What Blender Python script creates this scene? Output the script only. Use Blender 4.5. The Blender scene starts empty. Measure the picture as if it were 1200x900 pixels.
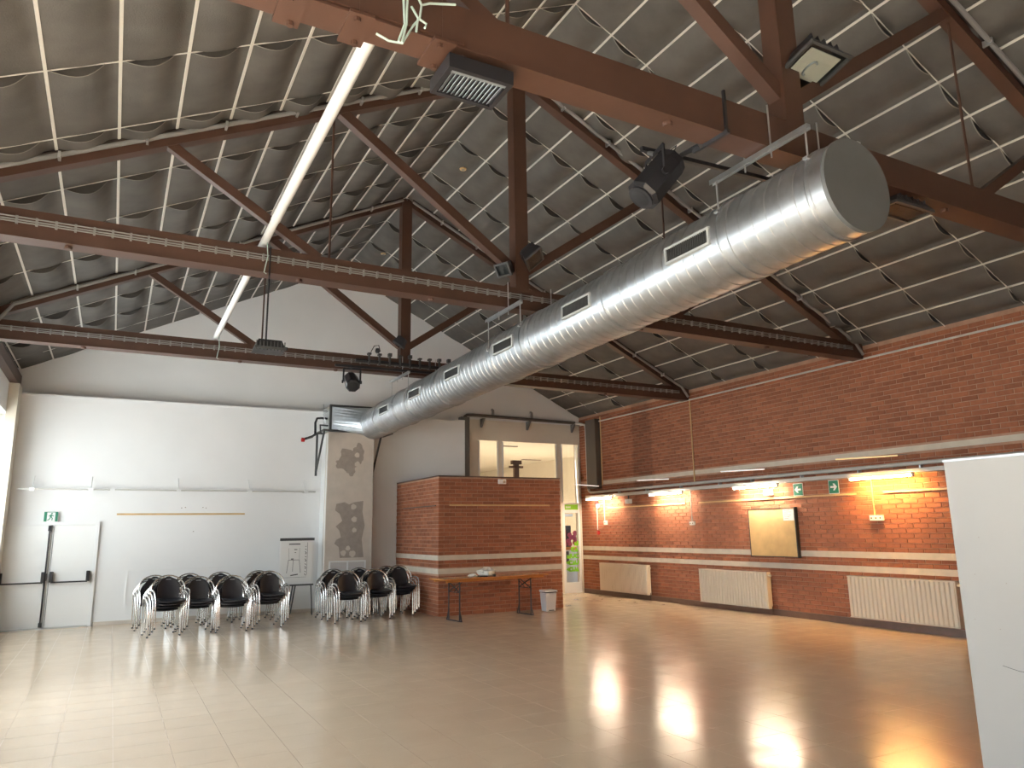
import bpy, math, random
from mathutils import Vector, Matrix
random.seed(7)
scene = bpy.context.scene
COL = scene.collection
PI = math.pi

# ------------------------------------------------------------------ camera
cam_data = bpy.data.cameras.new('camera')
cam = bpy.data.objects.new('camera', cam_data); COL.objects.link(cam)
YAW, PITCH, ROLL, FPX, CAM_H = 0.49481, 0.19711, -0.01530, 856.96, 1.65
fw = Vector((math.sin(YAW)*math.cos(PITCH), math.cos(YAW)*math.cos(PITCH), math.sin(PITCH)))
r0 = Vector((math.cos(YAW), -math.sin(YAW), 0)); u0 = r0.cross(fw)
rt = math.cos(ROLL)*r0 + math.sin(ROLL)*u0; up = -math.sin(ROLL)*r0 + math.cos(ROLL)*u0
cam.matrix_world = Matrix(((rt.x, up.x, -fw.x, 0), (rt.y, up.y, -fw.y, 0), (rt.z, up.z, -fw.z, CAM_H), (0, 0, 0, 1)))
cam_data.sensor_fit = 'HORIZONTAL'; cam_data.sensor_width = 36.0
cam_data.lens = FPX/1200*36.0
cam_data.clip_start = 0.05; cam_data.clip_end = 200
scene.camera = cam

# ------------------------------------------------------------------ world, sun, daylight, exposure
world = bpy.data.worlds.new('sky'); scene.world = world; world.use_nodes = True
bg = world.node_tree.nodes['Background']
bg.inputs[0].default_value = (0.75, 0.87, 1.0, 1); bg.inputs[1].default_value = 0.8
scene.view_settings.view_transform = 'Standard'
scene.view_settings.look = 'None'
scene.view_settings.gamma = 1.0
scene.view_settings.exposure = 0.3
scene.view_settings.use_curve_mapping = False

XL, XR, YB, YF = -1.88, 11.15, 16.8, -7.0
WIN_Y = [-4.6, -1.2, 2.2, 5.6, 9.0, 12.2, 14.95]          # window centres in the left wall; last one added to brighten the back wall
WIN_W, WIN_Z0, WIN_Z1 = 2.5, 0.9, 3.9
DAY = [20, 30, 45, 65, 120, 185, 90]
for wy, pw in zip(WIN_Y, DAY):
    ld = bpy.data.lights.new('daylight', 'AREA'); ld.shape = 'RECTANGLE'
    ld.size = WIN_W; ld.size_y = WIN_Z1-WIN_Z0; ld.energy = pw; ld.color = (0.84, 0.92, 1.0)
    lo = bpy.data.objects.new('window_daylight', ld); COL.objects.link(lo)
    lo.location = (XL-0.32, wy, (WIN_Z0+WIN_Z1)/2); far = wy > 12; lo.rotation_euler = (0, -PI/2+math.radians(8 if far else 34), 0); ld.spread = math.radians(165 if far else 112)
sd = bpy.data.lights.new('sun', 'SUN'); sd.energy = 150.0; sd.angle = 0.009; sd.color = (1.0, 0.98, 0.95)
so = bpy.data.objects.new('sun', sd); COL.objects.link(so)
so.rotation_euler = Vector((0.62, -0.05, -1.0)).to_track_quat('-Z', 'Y').to_euler()

# ------------------------------------------------------------------ materials
def material(name, color, rough=0.6, metal=0.0, noise=0.0, nscale=8.0, bump=0.0, bscale=60.0, emit=None, estr=0.0, stretch=None, coord='Object', spec=None, vary=0.0, coat=0.0):
    m = bpy.data.materials.new(name); m.use_nodes = True
    nt = m.node_tree; N = nt.nodes; L = nt.links
    b = N['Principled BSDF']
    b.inputs['Base Color'].default_value = (*color, 1); b.inputs['Roughness'].default_value = rough
    b.inputs['Metallic'].default_value = metal
    if spec is not None: b.inputs['Specular IOR Level'].default_value = spec
    if coat: b.inputs['Coat Weight'].default_value = coat; b.inputs['Coat Roughness'].default_value = 0.08
    if emit: b.inputs['Emission Color'].default_value = (*emit, 1); b.inputs['Emission Strength'].default_value = estr
    if noise or bump or vary:
        if coord == 'World':
            g = N.new('ShaderNodeNewGeometry'); src = g.outputs['Position']
        else:
            tc = N.new('ShaderNodeTexCoord'); src = tc.outputs['Object']
        mp = N.new('ShaderNodeMapping'); L.new(src, mp.inputs[0])
        if stretch: mp.inputs['Scale'].default_value = stretch
        last = None
        if noise or vary:
            nz = N.new('ShaderNodeTexNoise'); nz.inputs['Scale'].default_value = nscale; nz.inputs['Detail'].default_value = 5
            L.new(mp.outputs[0], nz.inputs[0])
            mr = N.new('ShaderNodeMapRange'); mr.inputs[1].default_value = 0.3; mr.inputs[2].default_value = 0.7
            mr.inputs[3].default_value = 1-noise; mr.inputs[4].default_value = 1+noise
            L.new(nz.outputs[0], mr.inputs[0]); last = mr.outputs[0]
            if vary:
                oi = N.new('ShaderNodeObjectInfo'); g2 = N.new('ShaderNodeNewGeometry')
                ad = N.new('ShaderNodeMath'); ad.operation = 'ADD'; L.new(oi.outputs['Random'], ad.inputs[0]); L.new(g2.outputs['Random Per Island'], ad.inputs[1])
                fr = N.new('ShaderNodeMath'); fr.operation = 'FRACT'; L.new(ad.outputs[0], fr.inputs[0])
                m2 = N.new('ShaderNodeMapRange'); m2.inputs[3].default_value = 1-vary; m2.inputs[4].default_value = 1+vary
                L.new(fr.outputs[0], m2.inputs[0])
                mu = N.new('ShaderNodeMath'); mu.operation = 'MULTIPLY'; L.new(last, mu.inputs[0]); L.new(m2.outputs[0], mu.inputs[1]); last = mu.outputs[0]
            vm = N.new('ShaderNodeVectorMath'); vm.operation = 'SCALE'; vm.inputs[0].default_value = color
            L.new(last, vm.inputs['Scale']); L.new(vm.outputs[0], b.inputs['Base Color'])
        if bump:
            n2 = N.new('ShaderNodeTexNoise'); n2.inputs['Scale'].default_value = bscale; n2.inputs['Detail'].default_value = 4
            L.new(mp.outputs[0], n2.inputs[0])
            bp = N.new('ShaderNodeBump'); bp.inputs['Strength'].default_value = bump; bp.inputs['Distance'].default_value = 0.01
            L.new(n2.outputs[0], bp.inputs['Height']); L.new(bp.outputs[0], b.inputs['Normal'])
    return m

M = {}
M['white_wall'] = material('white_paint', (0.81, 0.81, 0.81), 0.75, noise=0.03, nscale=0.9, bump=0.08, bscale=40, coord='World')
M['cream_wall'] = material('cream_paint', (0.74, 0.68, 0.58), 0.7, noise=0.03, nscale=1.5, coord='World')
M['white_trim'] = material('white_trim_paint', (0.8, 0.8, 0.79), 0.5)
M['mortar'] = material('mortar', (0.42, 0.245, 0.17), 0.9, noise=0.12, nscale=9, bump=0.2, bscale=90, coord='World')
M['brick'] = material('red_brick', (0.30, 0.103, 0.048), 0.8, noise=0.13, nscale=14, bump=0.35, bscale=120, coord='World', vary=0.2)
M['stone'] = material('cream_stone', (0.58, 0.52, 0.43), 0.7, noise=0.08, nscale=6, coord='World')
M['steel'] = material('brown_steel', (0.078, 0.037, 0.024), 0.48, noise=0.1, nscale=5, bump=0.05, bscale=30, coord='World')
M['panel'] = material('grey_felt_panel', (0.108, 0.099, 0.090), 0.85, noise=0.16, nscale=3.2, bump=0.25, bscale=70, coord='World', vary=0.06)
M['panel_edge'] = material('pale_panel_edge', (0.27, 0.245, 0.22), 0.8)  # paler strip along the near edge of each panel
M['deck'] = material('roof_deck', (0.10, 0.087, 0.075), 0.9)
M['batten'] = material('white_batten', (0.72, 0.69, 0.64), 0.5)
M['galv'] = material('galvanized_steel', (0.52, 0.545, 0.57), 0.34, 0.92, noise=0.12, nscale=9, bump=0.04, bscale=25, coord='World')
M['galv_cap'] = material('dull_galvanized_steel', (0.16, 0.167, 0.17), 0.55, 0.35, noise=0.05, nscale=4)
M['pale_metal'] = material('pale_grille_metal', (0.52, 0.54, 0.54), 0.45, 0.3)
M['zinc'] = material('zinc_rod', (0.55, 0.56, 0.57), 0.35, 0.8)
M['black'] = material('black_plastic', (0.018, 0.018, 0.022), 0.42)
M['chairblack'] = material('black_chair_plastic', (0.014, 0.014, 0.019), 0.38, noise=0.1, nscale=20)
M['chrome'] = material('satin_chrome_tube', (0.80, 0.79, 0.77), 0.24, 0.92)
M['duct_grey'] = material('painted_duct_grey', (0.16, 0.165, 0.165), 0.5)
M['duct_brown'] = material('painted_duct_brown', (0.10, 0.082, 0.07), 0.45)
M['dark_lens'] = material('dark_lens', (0.012, 0.013, 0.015), 0.5)
M['pale_lens'] = material('pale_lamp_reflector', (0.62, 0.60, 0.53), 0.45)
M['dark_pipe'] = material('dark_steel_pipe', (0.05, 0.035, 0.03), 0.35, 0.3)
M['grey_pipe'] = material('grey_plastic_pipe', (0.24, 0.235, 0.23), 0.4)
M['pale_pipe'] = material('pale_grey_pipe', (0.55, 0.53, 0.50), 0.4)
M['dark_grey'] = material('dark_grey_metal', (0.075, 0.078, 0.08), 0.45, 0.2)
M['radiator'] = material('cream_radiator_enamel', (0.74, 0.64, 0.50), 0.35)
M['wood_strip'] = material('varnished_wood_strip', (0.62, 0.42, 0.20), 0.28, noise=0.15, nscale=6, stretch=(1, 1, 8))
M['table_wood'] = material('varnished_pine', (0.52, 0.21, 0.06), 0.25, noise=0.18, nscale=5, stretch=(1, 9, 9))
M['cork'] = material('cork_board', (0.56, 0.38, 0.17), 0.8, noise=0.12, nscale=5, bump=0.2, bscale=140)
M['paper'] = material('white_paper', (0.78, 0.78, 0.76), 0.6)
M['ink'] = material('dark_ink', (0.03, 0.03, 0.035), 0.6)
M['green'] = material('safety_green', (0.012, 0.20, 0.11), 0.4)
M['lime'] = material('lime_green_film', (0.22, 0.56, 0.02), 0.4)
M['baseboard'] = material('dark_tile_skirting', (0.13, 0.075, 0.055), 0.35, noise=0.1, nscale=8)
M['bare_plaster'] = material('patched_plaster', (0.60, 0.535, 0.47), 0.85, noise=0.05, nscale=5, bump=0.1, bscale=30)
M['filler'] = material('grey_filler_patch', (0.36, 0.31, 0.27), 0.9, noise=0.08, nscale=12)
M['tube'] = material('lit_fluorescent_tube', (1, 1, 1), 0.5, emit=(1.0, 0.82, 0.60), estr=80)
M['tube_orange'] = material('lit_orange_fluorescent_tube', (1, 1, 1), 0.5, emit=(1.0, 0.52, 0.13), estr=140)
M['slim_streak'] = material('glowing_slim_streak', (0.85, 0.82, 0.8), 0.4, emit=(1.0, 0.9, 0.85), estr=0.55)
M['slim_streak_warm'] = material('glowing_warm_slim_streak', (0.85, 0.7, 0.45), 0.4, emit=(1.0, 0.62, 0.28), estr=0.55)
M['red'] = material('red_plastic', (0.5, 0.02, 0.02), 0.4)
M['pink'] = material('pink_fabric', (0.55, 0.10, 0.16), 0.7, noise=0.3, nscale=20)
M['orange'] = material('orange_board', (0.7, 0.25, 0.05), 0.6)
M['bin'] = material('pale_grey_plastic', (0.62, 0.61, 0.62), 0.4)
M['bag'] = material('white_plastic_bag', (0.72, 0.69, 0.62), 0.45, noise=0.15, nscale=12)
M['reflector'] = material('lamp_reflector', (0.75, 0.73, 0.62), 0.25, 0.5)
M['louvre'] = material('louvre_blade', (0.35, 0.39, 0.42), 0.3, 0.6)
M['wire'] = material('pale_green_wire', (0.45, 0.58, 0.55), 0.4)
M['partition'] = material('white_laminate', (0.47, 0.47, 0.46), 0.45, noise=0.02, nscale=2)

def paint_shading(m):  # paints shading into the colour: a darker vertical strip on the right wall
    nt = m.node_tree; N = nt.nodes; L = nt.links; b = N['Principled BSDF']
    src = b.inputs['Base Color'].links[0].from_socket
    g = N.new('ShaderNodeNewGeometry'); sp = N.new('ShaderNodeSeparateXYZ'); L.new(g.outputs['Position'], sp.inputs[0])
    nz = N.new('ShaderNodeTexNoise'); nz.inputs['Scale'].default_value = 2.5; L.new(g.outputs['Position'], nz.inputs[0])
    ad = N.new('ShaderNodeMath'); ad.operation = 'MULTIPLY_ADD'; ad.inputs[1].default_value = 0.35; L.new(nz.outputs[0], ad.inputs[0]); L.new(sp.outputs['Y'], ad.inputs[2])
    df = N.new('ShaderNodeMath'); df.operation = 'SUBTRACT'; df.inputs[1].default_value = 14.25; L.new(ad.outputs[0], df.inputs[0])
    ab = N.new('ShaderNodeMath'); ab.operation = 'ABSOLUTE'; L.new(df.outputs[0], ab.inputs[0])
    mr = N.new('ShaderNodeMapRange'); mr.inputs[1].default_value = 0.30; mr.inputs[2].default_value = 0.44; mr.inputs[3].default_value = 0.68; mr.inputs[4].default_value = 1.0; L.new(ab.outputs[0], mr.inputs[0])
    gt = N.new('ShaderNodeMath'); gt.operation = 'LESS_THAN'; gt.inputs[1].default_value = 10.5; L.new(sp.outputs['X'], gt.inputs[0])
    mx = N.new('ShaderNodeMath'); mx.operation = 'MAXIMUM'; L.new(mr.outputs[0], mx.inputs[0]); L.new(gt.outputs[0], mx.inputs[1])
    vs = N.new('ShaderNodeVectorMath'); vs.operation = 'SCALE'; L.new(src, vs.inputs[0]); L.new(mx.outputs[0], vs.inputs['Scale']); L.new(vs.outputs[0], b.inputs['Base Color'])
paint_shading(M['brick']); paint_shading(M['mortar'])

def glass(name, tint=(1, 1, 1), t=0.92):
    m = bpy.data.materials.new(name); m.use_nodes = True; nt = m.node_tree; N = nt.nodes; L = nt.links
    N.remove(N['Principled BSDF'])
    tr = N.new('ShaderNodeBsdfTransparent'); tr.inputs[0].default_value = (*tint, 1)
    gl = N.new('ShaderNodeBsdfGlossy'); gl.inputs['Roughness'].default_value = 0.03
    mx = N.new('ShaderNodeMixShader'); mx.inputs[0].default_value = 0.06; L.new(tr.outputs[0], mx.inputs[1]); L.new(gl.outputs[0], mx.inputs[2])
    L.new(mx.outputs[0], N['Material Output'].inputs[0]); return m
M['glass'] = glass('clear_glass', (0.94, 0.96, 0.95))

def floor_material():
    m = bpy.data.materials.new('polished_terrazzo'); m.use_nodes = True; nt = m.node_tree; N = nt.nodes; L = nt.links
    b = N['Principled BSDF']
    g = N.new('ShaderNodeNewGeometry')
    n1 = N.new('ShaderNodeTexNoise'); n1.inputs['Scale'].default_value = 2.2; n1.inputs['Detail'].default_value = 6; L.new(g.outputs['Position'], n1.inputs[0])
    n2 = N.new('ShaderNodeTexNoise'); n2.inputs['Scale'].default_value = 90; n2.inputs['Detail'].default_value = 3; L.new(g.outputs['Position'], n2.inputs[0])
    mx = N.new('ShaderNodeMix'); mx.data_type = 'RGBA'; mx.inputs[6].default_value = (0.47, 0.355, 0.245, 1); mx.inputs[7].default_value = (0.57, 0.445, 0.32, 1)
    a = N.new('ShaderNodeMath'); a.operation = 'MULTIPLY_ADD'; a.inputs[1].default_value = 0.6; a.inputs[2].default_value = 0.0
    L.new(n2.outputs[0], a.inputs[0]); a2 = N.new('ShaderNodeMath'); a2.operation = 'MULTIPLY_ADD'; a2.inputs[1].default_value = 0.5
    L.new(n1.outputs[0], a2.inputs[0]); L.new(a.outputs[0], a2.inputs[2]); L.new(a2.outputs[0], mx.inputs[0])
    oi = N.new('ShaderNodeObjectInfo'); ad = N.new('ShaderNodeMath'); ad.operation = 'ADD'; L.new(oi.outputs['Random'], ad.inputs[0]); L.new(g.outputs['Random Per Island'], ad.inputs[1])
    fr = N.new('ShaderNodeMath'); fr.operation = 'FRACT'; L.new(ad.outputs[0], fr.inputs[0])
    mr = N.new('ShaderNodeMapRange'); mr.inputs[3].default_value = 0.985; mr.inputs[4].default_value = 1.015; L.new(fr.outputs[0], mr.inputs[0])
    vs = N.new('ShaderNodeVectorMath'); vs.operation = 'SCALE'; L.new(mx.outputs[2], vs.inputs[0]); L.new(mr.outputs[0], vs.inputs['Scale'])
    L.new(vs.outputs[0], b.inputs['Base Color'])
    n3 = N.new('ShaderNodeTexNoise'); n3.inputs['Scale'].default_value = 3.5; n3.inputs['Detail'].default_value = 5; L.new(g.outputs['Position'], n3.inputs[0])
    r = N.new('ShaderNodeMapRange'); r.inputs[1].default_value = 0.3; r.inputs[2].default_value = 0.7; r.inputs[3].default_value = 0.14; r.inputs[4].default_value = 0.24
    L.new(n3.outputs[0], r.inputs[0]); L.new(r.outputs[0], b.inputs['Roughness'])
    b.inputs['Specular IOR Level'].default_value = 0.75
    n4 = N.new('ShaderNodeTexNoise'); n4.inputs['Scale'].default_value = 5; n4.inputs['Detail'].default_value = 3; L.new(g.outputs['Position'], n4.inputs[0])
    bp = N.new('ShaderNodeBump'); bp.inputs['Strength'].default_value = 0.012; bp.inputs['Distance'].default_value = 0.02; L.new(n4.outputs[0], bp.inputs['Height']); L.new(bp.outputs[0], b.inputs['Normal'])
    return m
M['floor'] = floor_material()
M['asphalt'] = material('dark_asphalt', (0.09, 0.09, 0.09), 0.9)
M['joint'] = material('floor_joint', (0.41, 0.31, 0.225), 0.5)

# ------------------------------------------------------------------ mesh helpers
class MB:
    def __init__(s): s.v = []; s.f = []
    def add(s, vs, fs):
        n = len(s.v); s.v += [tuple(v) for v in vs]; s.f += [tuple(i+n for i in f) for f in fs]; return s
    def box(s, x0, x1, y0, y1, z0, z1):
        vs = [(x0,y0,z0),(x1,y0,z0),(x1,y1,z0),(x0,y1,z0),(x0,y0,z1),(x1,y0,z1),(x1,y1,z1),(x0,y1,z1)]
        return s.add(vs, [(0,3,2,1),(4,5,6,7),(0,1,5,4),(1,2,6,5),(2,3,7,6),(3,0,4,7)])
    def obox(s, c, ax, ay, az, hx, hy, hz):
        c = Vector(c); vs = []
        for k in (-1, 1):
            for (i, j) in ((-1,-1),(1,-1),(1,1),(-1,1)): vs.append(c+ax*hx*i+ay*hy*j+az*hz*k)
        return s.add(vs, [(0,3,2,1),(4,5,6,7),(0,1,5,4),(1,2,6,5),(2,3,7,6),(3,0,4,7)])
    def bar(s, p0, p1, w, h, side=Vector((0,1,0))):
        p0 = Vector(p0); p1 = Vector(p1); ax = (p1-p0); l = ax.length; ax /= l
        sd = Vector(side); sd = (sd-ax*sd.dot(ax)).normalized(); az = ax.cross(sd)
        return s.obox((p0+p1)/2, ax, sd, az, l/2, w/2, h/2)
    def tube(s, pts, r, n=8, caps=True, closed=False):
        pts = [Vector(p) for p in pts]; m = len(pts); rs = r if isinstance(r, (list, tuple)) else [r]*m
        vs = []; prev = None
        for i, p in enumerate(pts):
            if closed: t = (pts[(i+1) % m]-pts[i-1]).normalized()
            else: t = (pts[min(i+1, m-1)]-pts[max(i-1, 0)]).normalized()
            if prev is None:
                a = Vector((0,0,1)) if abs(t.z) < 0.9 else Vector((1,0,0)); nrm = t.cross(a).normalized()
            else: nrm = (prev-t*prev.dot(t)).normalized()
            prev = nrm; bn = t.cross(nrm)
            for k in range(n):
                a = 2*PI*k/n; vs.append(p+(nrm*math.cos(a)+bn*math.sin(a))*rs[i])
        fs = []
        for i in range(m if closed else m-1):
            for k in range(n):
                k2 = (k+1) % n; j = (i+1) % m
                fs.append((i*n+k, i*n+k2, j*n+k2, j*n+k))
        if caps and not closed:
            fs.append(tuple(range(n-1, -1, -1))); fs.append(tuple((m-1)*n+k for k in range(n)))
        return s.add(vs, fs)
    def lathe(s, c, prof, n=24, ax='z'):
        vs = []; fs = []; c = Vector(c)
        for (r, h) in prof:
            for k in range(n):
                a = 2*PI*k/n; p = (r*math.cos(a), r*math.sin(a), h)
                if ax == 'y': p = (p[0], p[2], p[1])
                if ax == 'x': p = (p[2], p[0], p[1])
                vs.append(c+Vector(p))
        m = len(prof)
        for i in range(m-1):
            for k in range(n): fs.append((i*n+k, i*n+(k+1) % n, (i+1)*n+(k+1) % n, (i+1)*n+k))
        fs.append(tuple(range(n-1, -1, -1))); fs.append(tuple((m-1)*n+k for k in range(n)))
        return s.add(vs, fs)
    def poly(s, pts2, plane, d0, d1):
        # extruded polygon; plane 'xz' thickness along y, 'yz' along x, 'xy' along z
        n = len(pts2)
        def P(a, b, d): return {'xz': (a, d, b), 'yz': (d, a, b), 'xy': (a, b, d)}[plane]
        vs = [P(a, b, d0) for a, b in pts2]+[P(a, b, d1) for a, b in pts2]
        fs = [tuple(range(n)), tuple(range(2*n-1, n-1, -1))]+[(i, i+n, (i+1) % n+n, (i+1) % n) for i in range(n)]
        return s.add(vs, fs)
    def mesh(s, name, mat, smooth=False, off=(0,0,0)):
        me = bpy.data.meshes.new(name); o = Vector(off)
        me.from_pydata([tuple(Vector(v)-o) for v in s.v], [], s.f); me.materials.append(M[mat] if isinstance(mat, str) else mat)
        if smooth:
            me.polygons.foreach_set('use_smooth', [True]*len(me.polygons))
            try: me.set_sharp_from_angle(angle=math.radians(40))
            except Exception: pass
        me.update(); return me
    def build(s, name, mat, parent=None, smooth=False, bevel=0.0):
        off = ROOT.get(parent.name, (0,0,0)) if parent else (0,0,0)
        if not parent:                                   # a mesh that is a thing of its own: origin at its base
            xs = [v[0] for v in s.v]; ys = [v[1] for v in s.v]; zs = [v[2] for v in s.v]
            off = ((min(xs)+max(xs))/2, (min(ys)+max(ys))/2, min(zs))
        o = bpy.data.objects.new(name, s.mesh(name, mat, smooth, off)); COL.objects.link(o)
        if parent: o.parent = parent
        else: o.location = off
        ROOT[o.name] = off
        if bevel:
            b = o.modifiers.new('bevel', 'BEVEL'); b.width = bevel; b.segments = 2; b.limit_method = 'ANGLE'
        return o
ROOT = {}
def tag(o, label=None, cat=None, group=None, kind=None):
    if label: o['label'] = label
    if cat: o['category'] = cat
    if group: o['group'] = group
    if kind: o['kind'] = kind
    return o
def thing(name, label, cat, loc, group=None):
    o = bpy.data.objects.new(name, None); COL.objects.link(o); o.location = loc; o.empty_display_size = 0.1
    ROOT[o.name] = tuple(loc); return tag(o, label, cat, group)
def struct(name, mb, mat, label, cat='wall'):
    o = mb.build(name, mat); return tag(o, label, cat, kind='structure')
def inst(name, me, loc, parent=None, rot=None, scale=None):
    o = bpy.data.objects.new(name, me); COL.objects.link(o)
    if parent:
        o.parent = parent; off = ROOT[parent.name]; loc = tuple(loc[i]-off[i] for i in range(3))
    o.location = loc
    if rot: o.rotation_euler = rot
    if scale: o.scale = scale
    return o
def project(p):
    q = Vector(p)-Vector((0, 0, CAM_H)); z = q.dot(fw)
    if z < 0.1: return None
    return 600+FPX*q.dot(rt)/z, 450-FPX*q.dot(up)/z, z
def in_view(p, pad=20):
    q = project(p); return q is not None and -pad < q[0] < 1200+pad and -pad < q[1] < 900+pad
def arc(c, r, a0, a1, n, plane='xz'):
    out = []
    for i in range(n+1):
        a = a0+(a1-a0)*i/n; u, v = r*math.cos(a), r*math.sin(a)
        out.append({'xz': (c[0]+u, c[1], c[2]+v), 'yz': (c[0], c[1]+u, c[2]+v), 'xy': (c[0]+u, c[1]+v, c[2])}[plane])
    return out

# ------------------------------------------------------------------ floor
FX0, FX1, FY0, FY1 = XL, XR, YF, YB
floor = struct('floor', MB().box(FX0-0.3, FX1+0.3, FY0-0.3, 34.0, -0.2, 0.0), 'joint', 'polished beige terrazzo tile floor of the hall', 'floor')
T = 0.4
tiles = []
x = -0.66-T*4
while x < FX1:
    y = FY0
    while y < 16.28+T*2:
        x0, x1, y0, y1 = max(x, FX0), min(x+T, FX1), max(y, FY0), min(y+T, YB)
        if x1-x0 > 0.02 and y1-y0 > 0.02:
            full = (x1-x0 > T-0.001 and y1-y0 > T-0.001)
            tiles.append((x0, x1, y0, y1, full))
        y += T
    x += T
vis = [t for t in tiles if t[4] and in_view(((t[0]+t[1])/2, (t[2]+t[3])/2, 0), 30)]
vis.sort(key=lambda t: (t[0]+t[1])**2/4+(t[2]+t[3])**2/4)
pick = set(vis[:300]); g = 0.0013
tb = MB().box(-T/2+g, T/2-g, -T/2+g, T/2-g, 0, 0.003); tb.f.pop(0)
tme = tb.mesh('floor_tile', 'floor')
for t in vis[:300]: inst('floor_tile', tme, ((t[0]+t[1])/2, (t[2]+t[3])/2, 0), floor)
rest = MB()
for t in tiles:
    if t in pick: continue
    rest.add([(t[0]+g, t[2]+g, 0.003), (t[1]-g, t[2]+g, 0.003), (t[1]-g, t[3]-g, 0.003), (t[0]+g, t[3]-g, 0.003)], [(0,1,2,3)])
tag(rest.build('floor_tiles', 'floor', floor), kind='stuff')

# ------------------------------------------------------------------ roof: deck, panels, battens
RX, RZ, RM = 4.45, 7.92, 0.485
def roof_z(x): return RZ-RM*abs(x-RX)
dk = MB(); e = 0.045
for (xa, xb) in ((XL-0.3, RX), (RX, XR+0.3)):
    za, zb = roof_z(xa)+e, roof_z(xb)+e
    dk.add([(xa,YF-.3,za),(xb,YF-.3,zb),(xb,YB+.3,zb),(xa,YB+.3,za),(xa,YF-.3,za+.12),(xb,YF-.3,zb+.12),(xb,YB+.3,zb+.12),(xa,YB+.3,za+.12)],
           [(0,3,2,1),(4,5,6,7),(0,1,5,4),(1,2,6,5),(2,3,7,6),(3,0,4,7)])
ceiling = struct('ceiling', dk, 'deck', 'pitched ceiling of sagging dark grey panels in a white batten grid', 'ceiling')
SX, SY, Y0 = 0.523, 1.178, 6.47
ANG = math.atan(RM); WS = SX/math.cos(ANG)
def bump(t): return math.sin(PI*t/0.8) if t < 0.8 else -0.34*math.sin(PI*(t-0.8)/0.2)
def panel_mesh(amp_near, amp_far, extra=0):
    nu, rows = 12, [0.0, 0.011, 0.25, 0.5, 0.75, 1.0]
    vs = []; fs = []
    for v in rows:
        k = amp_near*(1-v)**1.0+amp_far*v
        for i in range(nu+1):
            t = i/nu; vs.append(((t)*WS, v*(SY-0.004), -k*bump(t)-0.012*math.sin(PI*t)*(1+extra)))
    for j in range(len(rows)-1):
        for i in range(nu): a = j*(nu+1)+i; fs.append((a, a+nu+1, a+nu+2, a+1))
    n = len(vs)                                       # rolled lip at the near end
    for i in range(nu+1): vx = vs[i]; vs.append((vx[0], 0.035, 0.004))
    for i in range(nu): fs.append((i, i+1, n+i+1, n+i))
    mb = MB(); mb.add(vs, fs); me = mb.mesh('ceiling_panel', 'panel', True); me.materials.append(M['panel_edge'])
    for q in range(nu): me.polygons[q].material_index = 1
    return me
pms = [panel_mesh(0.088, 0.006), panel_mesh(0.098, 0.014, 1), panel_mesh(0.08, 0.002)]
cells = []
ks = list(range(-13, 13)); rows = list(range(-3, 9))
ystart = Y0+rows[0]*SY
for k in ks:
    xa, xb = RX+k*SX, RX+(k+1)*SX
    xa, xb = max(xa, XL), min(xb, XR)
    if xb-xa < 0.06: continue
    for r in rows:
        ya = Y0+r*SY; yb = min(ya+SY, YB)
        cells.append((xa, xb, ya, yb, k))
cells.sort(key=lambda c: -(1 if in_view(((c[0]+c[1])/2, (c[2]+c[3])/2, roof_z((c[0]+c[1])/2)), 60) else 0)*100+((c[0]+c[1])/2)**2*0.01+c[2]*0.1)
stuffp = MB()
for n, (xa, xb, ya, yb, k) in enumerate(cells):
    me = pms[random.randrange(3)]; left = k < 0
    rot = (0, -ANG if left else ANG, 0)
    sc = ((xb-xa)/SX, (yb-ya)/SY, 1 if yb < YB-.01 else .3)
    if n < 300: inst('ceiling_panel', me, (xa, ya, roof_z(xa)), ceiling, rot, sc)
    else:
        mt = Matrix.Translation((xa, ya, roof_z(xa))) @ Matrix.Rotation(rot[1], 4, 'Y') @ Matrix.Diagonal((*sc, 1))
        stuffp.add([mt @ v.co for v in me.vertices], [tuple(p.vertices) for p in me.polygons])
for k in ks:                                             # the ceiling behind and above the camera
    xa, xb = max(RX+k*SX, XL), min(RX+(k+1)*SX, XR)
    stuffp.add([(xa, YF, roof_z(xa)), (xa, ystart, roof_z(xa)), (xb, ystart, roof_z(xb)), (xb, YF, roof_z(xb))], [(0,1,2,3)])
tag(stuffp.build('ceiling_panels', 'panel', ceiling), kind='stuff')
for k in range(-12, 13):
    xx = RX+k*SX
    if xx < XL or xx > XR: continue
    s = -1 if k < 0 else 1
    d = Vector((1, 0, RM if k < 0 else -RM)).normalized()
    if k == 0: d = Vector((1, 0, 0))
    MB().obox((xx, (ystart+YB)/2, roof_z(xx)-0.010), d, Vector((0,1,0)), d.cross(Vector((0,1,0))), 0.013, (YB-ystart)/2, 0.006).build('ceiling_batten', 'batten', ceiling)
for r in rows:
    yy = Y0+r*SY
    for sgn in (-1, 1):
        xa = XL if sgn < 0 else XR
        MB().bar((xa, yy, roof_z(xa)-0.016), (RX, yy, roof_z(RX)-0.016), 0.013, 0.006, (0,1,0)).build('cross_strip', 'batten', ceiling)
for (lx, ly) in ((4.78, 10.5), (4.8, 14.8)):             # small brass spots set in the panels beside the ridge
    zz = roof_z(lx)-0.075
    c = tag(MB().lathe((lx, ly, zz), [(0.0, 0), (0.02, 0), (0.055, 0.004), (0.06, 0.02), (0.02, 0.03)], 14).build('ceiling_spot', 'wood_strip', ceiling, True), 'small round brass coloured ceiling spot')
    MB().lathe((lx, ly, zz-0.003), [(0.0, 0), (0.028, 0), (0.028, 0.004)], 12).build('lens', 'reflector', c)

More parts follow.
